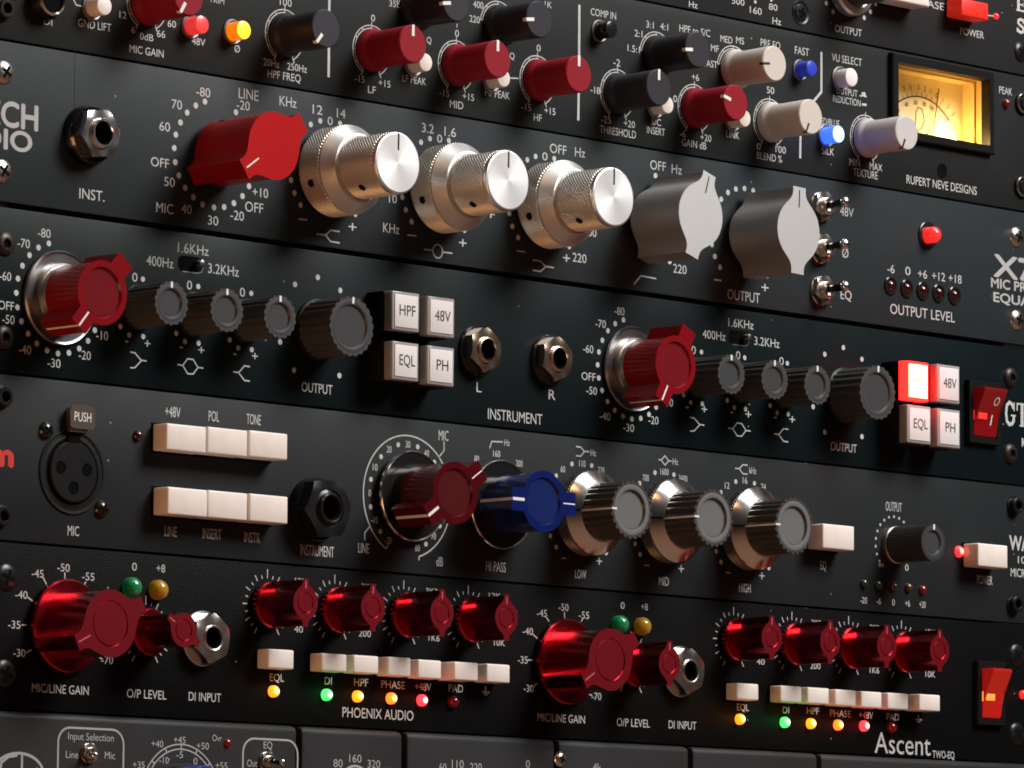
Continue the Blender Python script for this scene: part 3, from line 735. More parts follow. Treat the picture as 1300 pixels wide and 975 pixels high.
# ------------------------------------------------------------------ switches and bigger fittings
def toggle(u, x, z, mode):
    f = u['face']
    o = cached(('tg0', mode > 0), "toggle_switch", lambda: lathe([(4.6, 0), (4.6, 0.3), (4.4, 0.5), (0, 0.5)], 40), 'nickel', u['root'], (x, z, f))
    cached('tg1', "hex_nut", lambda: hexnut(4.8, 0.5, 2.4, 2.7), 'nickel', o, rot=12)
    cached('tg2', "bushing", lambda: lathe([(2.7, 0.4), (2.7, 3.6), (2.4, 3.9), (1.7, 3.9), (1.5, 3.0), (0, 3.0)], 32), 'nickel', o)
    l = cached('tg3', "lever", lambda: lathe([(1.0, 2.8), (1.05, 5), (1.3, 8.9), (1.3, 9.3), (1.1, 9.4)], 24), 'dark_chrome', o)
    t = cached('tg4', "lever_tip", lambda: lathe([(1.15, 9.2), (1.5, 9.6), (1.65, 10.2), (1.5, 10.9), (1.1, 11.3), (0, 11.5)], 24), 'chrome', o)
    for q in (l, t): q.rotation_euler = (math.radians({0: -3, 1: 8, 2: 4}[mode]), 0, math.radians({0: 0, 1: -24, 2: 6}[mode]))
    if mode: o.scale = (0.58, 0.58, 0.58)
    return o
def slide_switch(u, x, z):
    o = cached('sl0', "slide_switch", lambda: prism([(4.6 * (1 if math.sin(t) > 0 else -1) * min(1, abs(math.sin(t)) ** 0.35), 2.2 * (1 if math.cos(t) > 0 else -1) * min(1, abs(math.cos(t)) ** 0.6)) for t in [2 * PI * (i + 0.5) / 48 for i in range(48)]], 0, 0.05, 0), 'void', u['root'], (x, z, u['face']))
    cached('sl1', "lever", lambda: lathe([(1.0, 0), (1.0, 2.2), (0.8, 2.8), (0, 3.0)], 24), 'nickel', o, (2.0, 0.3, 0))
    cached('sl2', "slot_lip", lambda: ribbon(bmesh.new(), [(-3.0, -2.25), (2.6, -2.25), (4.0, -1.8), (4.6, -0.4)], 0.3, 0.08), 'steel', o)
    return o
def rocker(u, x0, z0, x1, z1, kind):
    xc, zc = (x0 + x1) / 2, (z0 + z1) / 2; a, b = (x1 - x0) / 2, (z1 - z0) / 2; f = u['face']
    bm = bmesh.new(); wl = 1.9
    o0 = [(-a, -b), (-a, b), (a, b), (a, -b)]; i0 = [(-a + wl, -b + wl * 1.1), (-a + wl, b - wl * 1.1), (a - wl, b - wl * 1.1), (a - wl, -b + wl * 1.1)]
    p0 = loop(bm, o0, 0); p1 = loop(bm, o0, 1.7); p2 = loop(bm, [(x * 0.97, z * 0.98) for x, z in o0], 2.0); p3 = loop(bm, i0, 2.0); p4 = loop(bm, i0, 0.1)
    for s, t in ((p0, p1), (p1, p2), (p2, p3), (p3, p4)): bridge(bm, s, t)
    bm.faces.new(p4)
    o = new("rocker_switch", bm, 'black_plastic', u['root'], (xc, zc, f))
    ra, rb = a - wl - 0.25, b - wl * 1.1 - 0.25
    prof = [(rb, 1.0), (rb, 6.3), (rb * 0.92, 6.6), (0, 3.0), (-rb * 0.45, 2.2), (-rb * 0.85, 1.9), (-rb, 1.7), (-rb, 0.3), (rb, 0.3)]
    bm = bmesh.new()
    A = [bm.verts.new(V(-ra, z, h)) for z, h in prof]; B = [bm.verts.new(V(ra, z, h)) for z, h in prof]
    bridge(bm, A, B); bm.faces.new(A); bm.faces.new(B[::-1])
    bmesh.ops.bevel(bm, geom=[e for e in bm.edges], offset=0.22 * MM, segments=2, affect='EDGES')
    r = new("rocker", bm, 'rocker_red_lit' if kind == 'asc' else 'rocker_red', o)
    lm = 'rocker_lamp' if kind == 'asc' else 'rocker_lamp_dim'
    new("lamp_window", box(-ra * 0.8, -rb * 0.30, -ra * (0.02 if kind == 'gtq' else -0.1), rb * 0.04, 1.6, 2.95, 0.3), lm, r)
    new("lamp_side", box(-ra - 0.06, -rb * 0.34, -ra + 0.2, rb * 0.06, 0.8, 2.3), lm, r)
    if kind == 'gtq':
        for ch, zz, hh, an, w_, ht in (("O", 0.46, 3.0 + 3.6 * 0.50, 27, 2.5, 2.9), ("I", -0.30, 3.0 - 0.8 * 0.66, 14, 0.55, 3.4)):
            g = txt(u, ch, 0, 0, ht, w_, '', parent=r, h=0, mat='pointer_white'); g.location = V(ra * 0.38, rb * zz, hh + 0.14); g.rotation_euler = (math.radians(an), 0, 0)
    return o
def xlr(u, x, z):
    f = u['face']
    o = new("mic_connector", lathe([(11.5, 0), (11.45, 0.3), (11.2, 0.45), (10.8, 0.4), (10.6, 0.2), (9.4, 0.2), (9.2, 0.3), (9.0, 0.1), (0, 0.1)], 72), 'black_matte', u['root'], (x, z, f))
    new("socket_insert", lathe([(8.2, 0.1), (8.2, 0.75), (7.9, 1.0), (0, 1.0)], 64), 'black_plastic', o)
    new("socket_groove", lathe([(9.2, 0.16), (9.1, 0.2), (8.25, 0.2), (8.2, 0.15)], 64), 'void', o)
    for px, pz in ((-4.6, 0.9), (4.6, 0.9), (0, -4.2)):
        q = new("pin_hole", lathe([(1.75, 1.0), (1.7, 1.12), (1.45, 1.12), (1.4, 1.02), (0, 1.02)], 24), 'void', o, (px, pz, 0))
    new("key_notch", box(-2.0, 7.8, 2.0, 9.6, 0.2, 1.05), 'void', o)
    t = new("release_tab", prism([(-4.6, -2.6), (-4.8, 1.4), (-4.1, 2.4), (-2, 2.8), (2, 2.8), (4.1, 2.4), (4.8, 1.4), (4.6, -2.6), (3.8, -3.1), (-3.8, -3.1)], 0.4, 2.6, 0.5), 'push_plate', o, (1.4, 14.9, 0)); t.scale = (0.84, 1, 0.95)
    new("tab_tongue", box(-3, 10.6, 3, 12.4, 0.2, 1.9, 0.2), 'push_plate', o, (1.0, 0, 0))
    txt(u, "PUSH", 0, -0.2, 2.6, 7.0, '', parent=t, h=2.66, mat='pointer_white')
    return o
def gain_ring(u, cx, cz):
    bm = bmesh.new(); n = 90
    ribbon(bm, [(17.4 * math.sin(math.radians(a)), 17.4 * math.cos(math.radians(a))) for a in [-152 + 316 * i / n for i in range(n + 1)]], 0.42, 0)
    ribbon(bm, [(17.4 * math.sin(math.radians(-152)), 17.4 * math.cos(math.radians(-152))), (16.0 * math.sin(math.radians(-152)), 16.0 * math.cos(math.radians(-152)))], 0.42, 0.01)
    ribbon(bm, [(17.4 * math.sin(math.radians(164)), 17.4 * math.cos(math.radians(164))), (18.4 * math.sin(math.radians(165)), 18.4 * math.cos(math.radians(165)))], 0.42, 0.01)
    new("dial_scale", bm, 'print_white', u['root'], (cx, cz, u['face'] + HP))
    dots(u, ring(cx, cz, 15.0, [-135, -105, -75, -45, -15, 15, 45, 75, 105, 120, 150]), 0.72)
    for s, a in (('-20', -150), ('-10', -120), ('0', -90), ('10', -60), ('20', -30), ('30', 0), ('40', 30), ('50', 60), ('60', 90), ('70', 135), ('80', 164)):
        t = math.radians(a)
        txt(u, s, cx + 14.9 * math.sin(t), cz + 14.9 * math.cos(t), 1.9, 1.0 if s == '0' else (1.9 if len(s) < 3 else 2.5), 'cond')
def ring_mark(u, x, z, r, w_):
    bm = bmesh.new(); ribbon(bm, circ(r, 32), w_, 0, closed=True)
    new("printed_line", bm, 'print_white', u['root'], (x, z, u['face'] + HP))
def round_rect(u, x0, x1, z1, z0):
    bm = bmesh.new(); r = 4.0; pts = []
    for cx, cz, a0 in ((x0 + r, z1 - r, -90), (x1 - r, z1 - r, 0), (x1 - r, z0 + r, 90), (x0 + r, z0 + r, 180)):
        for i in range(9):
            t = math.radians(a0 + 90 * i / 8); pts.append((cx + r * math.sin(t), cz + r * math.cos(t)))
    ribbon(bm, pts, 0.55, 0, closed=True)
    new("printed_line", bm, 'print_grey', u['root'], (0, 0, u['face'] + HP))
def gain_dial(u, x, z, kx, kz):
    zc = z - 14.2
    bm = bmesh.new(); n = 60
    for r, h in ((14.2, 0), (12.9, 0.004)):
        ribbon(bm, [(r * math.sin(math.radians(a)), r * math.cos(math.radians(a))) for a in [-140 + 280 * i / n for i in range(n + 1)]], 0.36, h)
    for a in range(-120, 121, 24):
        t = math.radians(a); ribbon(bm, [(13.0 * math.sin(t), 13.0 * math.cos(t)), (14.2 * math.sin(t), 14.2 * math.cos(t))], 0.4, 0.01)
    new("dial_scale", bm, 'print_grey', u['root'], (x, zc, u['face'] + HP))
    o = new("gain_knob", lathe([(7.6, 0.3), (7.6, 8), (7.2, 8.6), (0, 8.6)], 48), 'black_soft', u['root'], (kx, kz, u['face']))
    new("knob_cap", lathe([(6.8, 8.5), (6.9, 15), (6.5, 15.6), (0, 15.6)], 48), 'blue_cap', o)
def dial_arc(u, x, z, r, w_):
    bm = bmesh.new()
    ribbon(bm, [(r * math.sin(math.radians(a)), r * math.cos(math.radians(a))) for a in range(-130, 131, 10)], w_, 0)
    new("dial_scale", bm, 'print_grey', u['root'], (x, z, u['face'] + HP))
    o = new("fluted_knob", prism(scallop(r - 0.8, 20, 0.4), 0.3, 13, 0.3), 'fluted_grey', u['root'], (x, z, u['face']))
def logo(u, x, z):
    bm = bmesh.new(); e = lambda r, k: [(1.0 * r * math.sin(t), 0.62 * r * math.cos(t)) for t in [2 * PI * i / 64 for i in range(64)]]
    zc = -3.2
    ribbon(bm, [(px, pz + zc) for px, pz in e(8.4, 1)], 0.75, 0, closed=True)
    # looping script stroke inside the oval
    ribbon(bm, [(-0.6, zc + 4.6), (-3.6, zc + 4.2), (-6.0, zc + 2.6), (-6.4, zc + 0.6), (-4.2, zc - 0.4), (-1.4, zc - 0.6), (-0.4, zc - 2.0), (-2.6, zc - 3.4)], 0.7, 0.006)
    ribbon(bm, [(1.0, zc + 4.9), (1.0, zc - 1.2), (2.6, zc - 0.6), (6.4, zc + 1.4)], 0.7, 0.012)
    new("oval_logo", bm, 'print_grey', u['root'], (x, z, u['face'] + HP))
def ssl_panel():
    u = ssl; cuts = [-8.2, 106.2, 147.0, 208.8, 266.2, 324.2, 431.0]
    for i in range(6):
        x0, x1 = cuts[i] + (0.8 if i else 0), cuts[i + 1] - (0.8 if i < 5 else 0)
        pts = []
        bm = bmesh.new(); r = 1.9
        prof = [(0.3, -3), (0.3, u['face'])] + [(U - 0.2 - r + r * math.sin(t), u['face'] - r + r * math.cos(t)) for t in [PI / 2 * k / 6 for k in range(7)]] + [(U - 0.2, -3)]
        bev = 1.4
        def col(x, shr):
            return [bm.verts.new(V(x, min(z, U - 0.2 - shr) if z > 20 else z, h - (shr if h > -2 else 0))) for z, h in prof]
        cols = [col(x0, bev), col(x0 + bev * 0.3, bev * 0.3), col(x0 + bev, 0), col(x1 - bev, 0), col(x1 - bev * 0.3, bev * 0.3), col(x1, bev)]
        for A, B in zip(cols[:-1], cols[1:]): bridge(bm, A, B)
        bm.faces.new(cols[0]); bm.faces.new(cols[-1][::-1])
        new("front_panel", bm, 'panel_ssl', u['root'])
    new("chassis", box(2, 0.6, 420, U - 0.6, -260, -3.1), 'chassis_steel', u['root'])
def vu_meter(u):
    f = u['face']; P_ = u['root']
    x0, z0, x1, z1 = 358.9, 16.4, 409.2, 43.3
    a0, b0, a1, b1 = 361.6, 19.1, 406.75, 40.4
    xc, zc = (x0 + x1) / 2, (z0 + z1) / 2
    sq = lambda A, B, D_, E: [(A - xc, B - zc), (A - xc, E - zc), (D_ - xc, E - zc), (D_ - xc, B - zc)]
    bm = bmesh.new()
    l = [loop(bm, sq(x0, z0, x1, z1), 0), loop(bm, sq(x0, z0, x1, z1), 1.6), loop(bm, sq(x0 + .4, z0 + .4, x1 - .4, z1 - .4), 2.0), loop(bm, sq(a0, b0, a1, b1), 2.0), loop(bm, sq(a0, b0, a1, b1), -1.6), loop(bm, sq(a0 - .5, b0 - .5, a1 + .5, b1 + .5), -1.6)]
    for s, t in zip(l[:-1], l[1:]): bridge(bm, s, t)
    o = new("vu_meter", bm, 'black_plastic', P_, (xc, zc, f))
    bm = bmesh.new()
    l = [loop(bm, sq(a0 - .45, b0 - .45, a1 + .45, b1 + .45), -1.6), loop(bm, sq(a0 - .45, b0 - .45, a1 + .45, b1 + .45), -4.2), loop(bm, sq(a0 + .5, b0 + .3, a1 - .5, b1 - .5), -4.2), loop(bm, sq(a0 + .5, b0 + .3, a1 - .5, b1 - .5), -9.0)]
    for s, t in zip(l[:-1], l[1:]): bridge(bm, s, t)
    new("meter_housing", bm, 'vu_wall', o)
    cz = lambda x, z: (x - xc, z - zc)
    fc = new("dial_face", box(a0 - xc - 1, b0 - zc - 1, a1 - xc + 1, b1 - zc + 1, -9.6, -9.0), 'vu_face', o)
    # scale arc
    bm = bmesh.new(); A = []
    ccx, ccz, r = 385.0, 13.5, 20.0
    arc = lambda t0, t1, n: [cz(ccx + r * math.sin(math.radians(t0 + (t1 - t0) * i / n)), ccz + r * math.cos(math.radians(t0 + (t1 - t0) * i / n))) for i in range(n + 1)]
    ribbon(bm, arc(-46, 22, 30), 0.5, 0)
    for k in range(11):
        t = math.radians(-44 + 66 * k / 10)
        ribbon(bm, [cz(ccx + (r + .2) * math.sin(t), ccz + (r + .2) * math.cos(t)), cz(ccx + (r + 1.4) * math.sin(t), ccz + (r + 1.4) * math.cos(t))], 0.22, 0.01)
    # the maker's looped monogram
    ribbon(bm, [cz(382.6, 18.3 + 3), cz(382.9, 25 + 3), cz(384, 29 + 1), cz(386, 28.6 + 1), cz(387.2, 26), cz(385.6, 23.2), cz(383.2, 22.4), cz(385.6, 21), cz(389, 22.2)], 0.3, 0.02)
    new("scale_arc", bm, 'vu_ink', fc, (0, 0, -8.93))
    bm = bmesh.new(); ribbon(bm, arc(22, 46, 12), 0.8, 0)
    for k in range(3):
        t = math.radians(28 + 8 * k)
        ribbon(bm, [cz(ccx + (r + .6) * math.sin(t), ccz + (r + .6) * math.cos(t)), cz(ccx + (r + 2.0) * math.sin(t), ccz + (r + 2.0) * math.cos(t))], 0.25, 0.01)
    new("red_zone", bm, 'vu_ink_red', fc, (0, 0, -8.92))
    for s, a in (('20', -44), ('10', -30), ('7', -20), ('5', -12), ('3', -2), ('2', 6), ('1', 13), ('0', 21)):
        t = math.radians(a); q = cz(ccx + (r + 3.0) * math.sin(t), ccz + (r + 3.0) * math.cos(t))
        txt(u, s, q[0], q[1], 1.7, None, 'ink', parent=fc, h=-8.93, rot=a)
    for s, a in (('1', 29), ('2', 37), ('3', 45)):
        t = math.radians(a); q = cz(ccx + (r + 3.2) * math.sin(t), ccz + (r + 3.2) * math.cos(t))
        txt(u, s, q[0], q[1], 1.7, None, 'inkred', parent=fc, h=-8.93, rot=a)
    for s, a in (('20', -38), ('40', -22), ('60', -7), ('80', 7), ('100', 19)):
        t = math.radians(a); q = cz(ccx + (r - 2.0) * math.sin(t), ccz + (r - 2.0) * math.cos(t))
        txt(u, s, q[0], q[1], 1.4, None, 'ink', parent=fc, h=-8.93, rot=a)
    new("needle", ribbon(bmesh.new(), [cz(390.0, 19.5), cz(393.5, 37.2)], 0.6, 0), 'vu_ink', o, (0, 0, -8.2))
    new("lamp", lathe([(0.9, 0), (0.8, 0.6), (0, 1.0)], 16), 'vu_bulb', o, (396.9 - xc, b0 + 1.7 - zc, -5.0))
    new("glass_pane", box(a0 - .45 - xc, b0 - .45 - zc, a1 + .45 - xc, b1 + .45 - zc, -1.5, -1.3), 'pane_glass', o)
    pl = bpy.data.lights.new("vu_lamp_light", 'POINT'); pl.energy = 0.016; pl.color = (1, 0.68, 0.24); pl.shadow_soft_size = 0.0012
    q = bpy.data.objects.new("vu_lamp_light", pl); C.objects.link(q); q.location = ((396.6 - X0) * MM, 5.0 * MM, (133.35 + b0 + 2.6) * MM)
    return o

top = unit("preamp_unit", "dark unit at the very top edge with silver OUTPUT knob and red POWER button", 4 * U, 'panel_top', 0.0)
rnd = unit("channel_strip", "black unit with red, black and beige cylinder knobs and a glowing yellow VU meter", 3 * U, 'panel_rnd', 0.0, hole=(360.5, 18.0, 407.9, 41.5, 12))
x73 = unit("preamp_equaliser", "dark grey unit with red pointer knob, three knurled silver knobs and two silver pointer knobs", 2 * U, 'panel_x73', 0.0, gap_lo=1.1)
gtq = unit("dual_preamp", "teal black unit with two red winged knobs on steel skirts and square white buttons", U, 'panel_gtq', 0.0)
warm = unit("microphone_preamp", "charcoal unit with blue winged knob, microphone socket and three chrome ringed fluted knobs", 0.0, 'panel_warm', 0.0)
asc = unit("two_channel_equaliser", "black unit with shiny red anodised knobs and a row of coloured glowing lights", -U, 'panel_asc', 0.0)
ssl = unit("modular_channel_strip", "grey unit of six rounded modules along the bottom edge, oval logo at left", -2 * U, 'panel_ssl', 2.0, panel=False)

# ---- top
txt(top,'Hz',268,1.81,1.93,3.88)
txt(top,'500',288.27,5.54,1.95,5.75)
txt(top,'160',296.35,3.8,2.08,5.43)
txt(top,'80',304.34,6.01,1.96,4.01)
txt(top,'Hz',306.02,1.82,2.09,4.01)
dots(top,[(296.06,6.5),(303.46,8.1)],0.55,'print_white')
screw(top,317.04,5.97,'black_recess',2.6)
dots(top,[(329.22,10.63),(332.35,8.32),(350.26,10.73),(347.23,8.42),(352.76,13.58)],0.75,'print_white')
txt(top,'OUTPUT',339.69,3.33,2.24,12.77)
skirt_knob(top,338.81,17.3)
cream_button(top,352.64,13.86,369.49,19.74,8,'cream')
txt(top,'PHASE',379.04,17.16,2.28,14.38)
cream_button(top,386.62,13.78,399.98,19.25,7,'red_button')
txt(top,'POWER',400.18,10.57,2.3,11.86)
lines(top,[[(408.14,17.39),(411.73,17.59)]],0.35,'print_white','printed_line')
led(top,412.03,17.56,1.0,1.2,'lit_red')
txt(top,'E',425,23.15,4.4,5.65,st='serif')
txt(top,'S',424.96,16.16,4.65,5.25,st='serif')
screw(top,424.7,7.55,'black_phillips',3.2)

# ---- rnd
screw(rnd,-3.68,8.11,'socket_cap',2.6)
jack(rnd,10.49,12.25,'black_ring')
txt(rnd,'DI',12.38,7.02,2.14,2.91)
lines(rnd,[[(20.28,15.16),(22.29,12.75),(24.82,12.66)]],0.35,'print_white','printed_line')
round_button(rnd,27.68,12.71,'cream',5.4,2.6)
txt(rnd,'GND LIFT',28.85,8.14,2.16,11.84)
rnd_knob(rnd,47.61,16.59,'red_soft',-149.4,'full')
txt(rnd,'12',38.96,12.3,1.84,2.56)
txt(rnd,'6',42.74,8.69,1.74,1.29)
txt(rnd,'0dB',47.63,7.38,1.85,4.88)
txt(rnd,'66',52.89,8.94,1.96,3.03)
txt(rnd,'60',56.76,12.21,1.86,3.04)
txt(rnd,'MIC GAIN',47.71,3.47,2.07,12.34)
txt(rnd,'TRIM',73.25,21.11,1.76,5.6)
round_button(rnd,63.56,12.38,'lit_red_button',5.0,2.5)
txt(rnd,'48V',66.72,8.57,1.98,4.97)
round_button(rnd,79.19,12.94,'lit_amber',4.8,2.6)
txt(rnd,'Ø',81.15,8.47,1.99,2.08)
txt(rnd,'100',99.33,24,2.01,4.53)
txt(rnd,'20Hz',94.14,6.15,2,6)
txt(rnd,'250Hz',103.97,6.07,2.01,7.58)
txt(rnd,'HPF FREQ',99.06,3.11,2.12,12.67)
rnd_knob(rnd,98.99,14.56,'black_soft',-140.8,'full')
lines(rnd,[[(116.05,33.71),(116.15,26.97),(116.17,4.93)]],0.9,'print_white','printed_line')
rnd_knob(rnd,132.82,14.59,'red_soft',0,'full')
txt(rnd,'0',133.33,24.09,1.93,1.56)
txt(rnd,'-15',128.36,6.01,1.92,3.88)
txt(rnd,'+15',138.13,5.88,1.93,4.69)
txt(rnd,'LF',133.18,3.45,2.04,3.11)
txt(rnd,'Q',155.77,20.68,1.83,1.91)
round_button(rnd,149.41,12.83,'cream',5.4,2.6)
txt(rnd,'LF PEAK',149.99,8.39,2.05,9.49)
rnd_knob(rnd,149.93,28.67,'black_soft',-98.8,'part')
txt(rnd,'35L',141.9,29.34,1.82,4.4)
txt(rnd,'400',175.71,33.71,1.97,4.22)
txt(rnd,'220',174.27,29.26,1.97,4.21)
rnd_knob(rnd,183.92,28.5,'black_soft',-97.6,'part')
txt(rnd,'1K',204.95,37.69,1.88,3)
txt(rnd,'Q',189.89,20.5,1.86,1.97)
rnd_knob(rnd,166.87,14.65,'red_soft',0,'full')
txt(rnd,'0',167.09,24.15,1.96,1.61)
lines(rnd,[[(167.06,27),(167.07,25.85)]],0.3,'print_white','printed_line')
txt(rnd,'-15',162.17,6.14,1.95,4)
txt(rnd,'+15',171.94,6.2,1.96,4.68)
txt(rnd,'MID',167.14,3.31,2.18,5.46)
round_button(rnd,181.19,12.28,'cream',5.4,2.6)
txt(rnd,'HF PEAK',183.92,8.51,2.09,10.12)
lines(rnd,[[(188.97,13.87),(192.58,14.19)]],0.35,'print_white','printed_line')
rnd_knob(rnd,200.5,14.57,'red_soft',0,'full')
txt(rnd,'0',200.95,24.26,1.99,1.66)
txt(rnd,'-15',195.95,6.13,1.98,4.13)
txt(rnd,'+15',205.9,6.17,1.99,4.66)
txt(rnd,'HF',200.8,3.59,2.1,3.31)
lines(rnd,[[(218.15,39.48),(218.15,22.02),(217.96,4.81)]],0.9,'print_white','printed_line')
txt(rnd,'COMP IN',228.53,38.14,2.14,10.9)
round_button(rnd,226.59,32.63,'black_gloss',5.4,2.5)
rnd_knob(rnd,251.69,28.4,'black_soft',-96.5,'part')
txt(rnd,'1.5:1',241.74,29.33,2.03,5.34)
txt(rnd,'2:1',243.78,34.22,2.03,3.45)
txt(rnd,'3:1',248.81,37.57,2.03,3.3)
txt(rnd,'4:1',255.06,37.78,2.04,3.49)
txt(rnd,'HPF to S/C',268.74,38.39,2.17,13.77)
rnd_knob(rnd,234.72,14.84,'black_soft',0,'full')
txt(rnd,'-2',234.43,24.22,2.02,2.91)
txt(rnd,'-18',225.17,14.79,2.01,4.07)
txt(rnd,'-25',229.92,6.42,2.01,4.25)
txt(rnd,'+20',240,6.42,2.02,4.81)
txt(rnd,'THRESHOLD',235.02,3.43,2.25,15.72)
round_button(rnd,251.1,12.97,'cream',5.4,2.6)
txt(rnd,'S/C',251.75,8.39,2.03,4.16)
txt(rnd,'INSERT',251.63,5.66,2.15,7.98)
txt(rnd,'MED',282.95,37.59,2.06,5.36)
txt(rnd,'MS',289.18,38.02,2.07,3.59)
txt(rnd,'MF',277.76,34.15,2.06,3.56)
txt(rnd,'FAST',275.86,29.16,2.06,6.04)
txt(rnd,'PRE EQ',303.13,38.77,2.21,9.09)
rnd_knob(rnd,286.14,28.62,'beige_soft',-96.8,'part')
txt(rnd,'FAST',317.76,38.46,2.34,6.63)
round_button(rnd,316.62,32.4,'blue_button',5.2,2.4)
rnd_knob(rnd,268.62,14.57,'red_soft',-75.8,'full')
txt(rnd,'+6',269.02,24.19,2.05,3.17)
txt(rnd,'0',260.07,16.49,2.04,1.75)
txt(rnd,'-6',263.48,6.2,1.92,2.45)
txt(rnd,'+20',273.83,6.22,2.05,4.78)
txt(rnd,'GAIN dB',268.55,3.68,2.16,10.92)
round_button(rnd,285.61,13.08,'cream',5.4,2.6)
txt(rnd,'LINK',285.91,8.61,2.18,5.9)
rnd_knob(rnd,302.76,14.34,'beige_soft',-155.4,'full')
txt(rnd,'50',303.16,24.43,2.08,3.45)
txt(rnd,'0',297.78,6.36,1.95,1.81)
txt(rnd,'100',307.93,6.56,2.08,4.74)
txt(rnd,'BLEND %',302.78,3.6,2.19,11.61)
lines(rnd,[[(326.89,39.4),(326.9,26.86),(317.24,17.96),(316.97,4.91)]],0.9,'print_white','printed_line')
txt(rnd,'VU SELECT',338.94,38.47,2.36,14.25)
round_button(rnd,335.62,32.01,'white_button',5.0,2.9)
txt(rnd,'OUTPUT',338.94,28.35,2.11,10.12)
txt(rnd,'REDUCTION',338.94,25.54,2.11,13.12)
lines(rnd,[[(344.95,27.9),(346.2,27.93)],[(346.2,27.93),(346.2,28.68)],[(346.84,27.96),(348.35,28.05)]],0.45,'print_white','printed_line')
lines(rnd,[[(346.08,28.54),(347.82,28.75)]],1.2,'print_white','printed_line')
lines(rnd,[[(346.08,25.3),(348.35,25.4)]],0.7,'print_white','printed_line')
txt(rnd,'RED/BLUE',330.36,17.81,2.1,10.04)
round_button(rnd,328.75,13.29,'lit_blue',5.5,2.7)
txt(rnd,'SILK',330,8.63,2.22,5.76)
rnd_knob(rnd,347.88,14.76,'grey_soft',-155.8,'full')
txt(rnd,'MIN',342.69,6.53,2.23,5.07)
txt(rnd,'MAX',352.87,6.3,2.24,6.06)
txt(rnd,'TEXTURE',347.81,3.59,2.36,11.69)
vu_meter(rnd)
hole(rnd,385.12,8.7,2.1)
txt(rnd,'RUPERT NEVE DESIGNS',384.95,4.14,2.65,34.63)
txt(rnd,'PEAK',417.04,38.37,2.31,6.61)
led(rnd,417,34.27,1.5,1.6,'dim_red')
screw(rnd,425.41,35.33,'ring_bolt',3.2)
screw(rnd,424.85,8.01,'ring_bolt',3.2)

# ---- x73
lines(x73,[[(21.98,45.24),(22.6,2.52)]],0.12,'seam_dark','panel_joint')
txt(x73,'ECH',0.73,24.67,6.99,17.5,st='bold')
txt(x73,'DIO',-1.17,17.88,5.6,17.46,st='bold')
screw(x73,-2.63,35.72,'chrome_phillips',3.1)
screw(x73,-2.71,9.2,'chrome_phillips',3.1)
screw(x73,422.47,35.93,'chrome_phillips',3.1)
screw(x73,422.48,8.99,'chrome_phillips',3.1)
jack(x73,26.59,22.17,'chrome_large')
txt(x73,'INST.',28.85,6.32,2.78,8.98)
dots(x73,[(69.36,36.68),(66,35.18),(62.84,32.82),(60.45,29.79),(58.78,26.23),(58.27,22.47),(58.75,18.61),(60.15,15.07),(62.52,11.98),(65.59,9.66),(69,8.12),(73.22,7.7),(77.02,8.2),(80.65,9.69),(83.81,12.01),(86.25,15.05),(80.98,35.11)],0.85,'print_white')
txt(x73,'-80',68.73,39.24,2.52,5.12)
txt(x73,'70',59.03,34.61,2.51,3.77)
txt(x73,'60',54.7,27.99,2.5,3.89)
txt(x73,'OFF',53.17,17.88,2.5,6.62)
txt(x73,'50',56.72,12.95,2.5,3.9)
txt(x73,'40',63.1,6.12,2.5,3.77)
txt(x73,'30',72.99,4.04,2.51,3.81)
txt(x73,'-20',81.95,6.4,2.53,5.03)
txt(x73,'+10',90.55,13.72,2.54,5.82)
txt(x73,'-20',83.67,37.4,2.54,4.9)
txt(x73,'12',112.04,39.59,2.57,3.81)
txt(x73,'14',121.22,39.67,2.58,3.39)
txt(x73,'0',116.96,37,2.24,1.99)
txt(x73,'MIC',55.13,5.52,2.71,6.19)
txt(x73,'OFF',88.3,9.33,2.75,6.84)
txt(x73,'LINE',85.64,40.67,2.87,7.44)
txt(x73,'KHz',100.65,40.45,2.78,6.49)
pointer_knob(x73,73.23,22.36,-125.5,'red')
dots(x73,[(102.17,18.55),(103.49,15.06),(105.9,11.9),(109.48,35.12),(113.12,36.59),(120.84,36.71),(127.17,11.61)],0.8,'print_white')
concentric_knob(x73,116.6,22.2)
dots(x73,[(152.94,35.17),(156.47,36.63),(164.12,36.93),(145.64,18.48),(147.07,15.01),(149.44,11.82),(170.76,11.61)],0.8,'print_white')
concentric_knob(x73,160.25,22.2)
dots(x73,[(196.53,35.06),(199.95,36.48),(207.82,36.73),(189.17,18.49),(190.52,14.84),(192.91,11.81),(214.38,11.38)],0.8,'print_white')
concentric_knob(x73,203.85,22.2)
lines(x73,[[(105.24,7.92),(108.56,7.99)]],0.4,'print_white','printed_line')
txt(x73,'+',126.11,7.9,2.13,3.08)
lines(x73,[[(112.11,4.42),(115.77,4.51),(117.58,6.04),(121.1,6.03)],[(115.77,4.38),(117.62,2.88),(121.14,2.8)]],0.45,'print_white','printed_line')
txt(x73,'3.2',155.61,39.5,2.63,4.77)
txt(x73,'1.6',164.67,39.52,2.64,4.65)
txt(x73,'0',160.41,37.09,2.29,2.07)
txt(x73,'10',141.89,17.61,2.37,3.13)
txt(x73,'KHz',141.37,9.06,2.71,6.41)
lines(x73,[[(147.79,7.86),(151.41,7.94)]],0.4,'print_white','printed_line')
txt(x73,'+',170.16,7.89,2.17,3.05)
lines(x73,[[(154.46,4.42),(157.94,4.44)],[(162.08,4.41),(165.91,4.43)]],0.45,'print_white','printed_line')
ring_mark(x73,160.04,4.43,1.95,.42)
txt(x73,'F',182.21,17.37,2.07,1.95)
lines(x73,[[(192.42,7.85),(195.87,7.9)]],0.4,'print_white','printed_line')
txt(x73,'+',213.27,7.86,2.22,3.01)
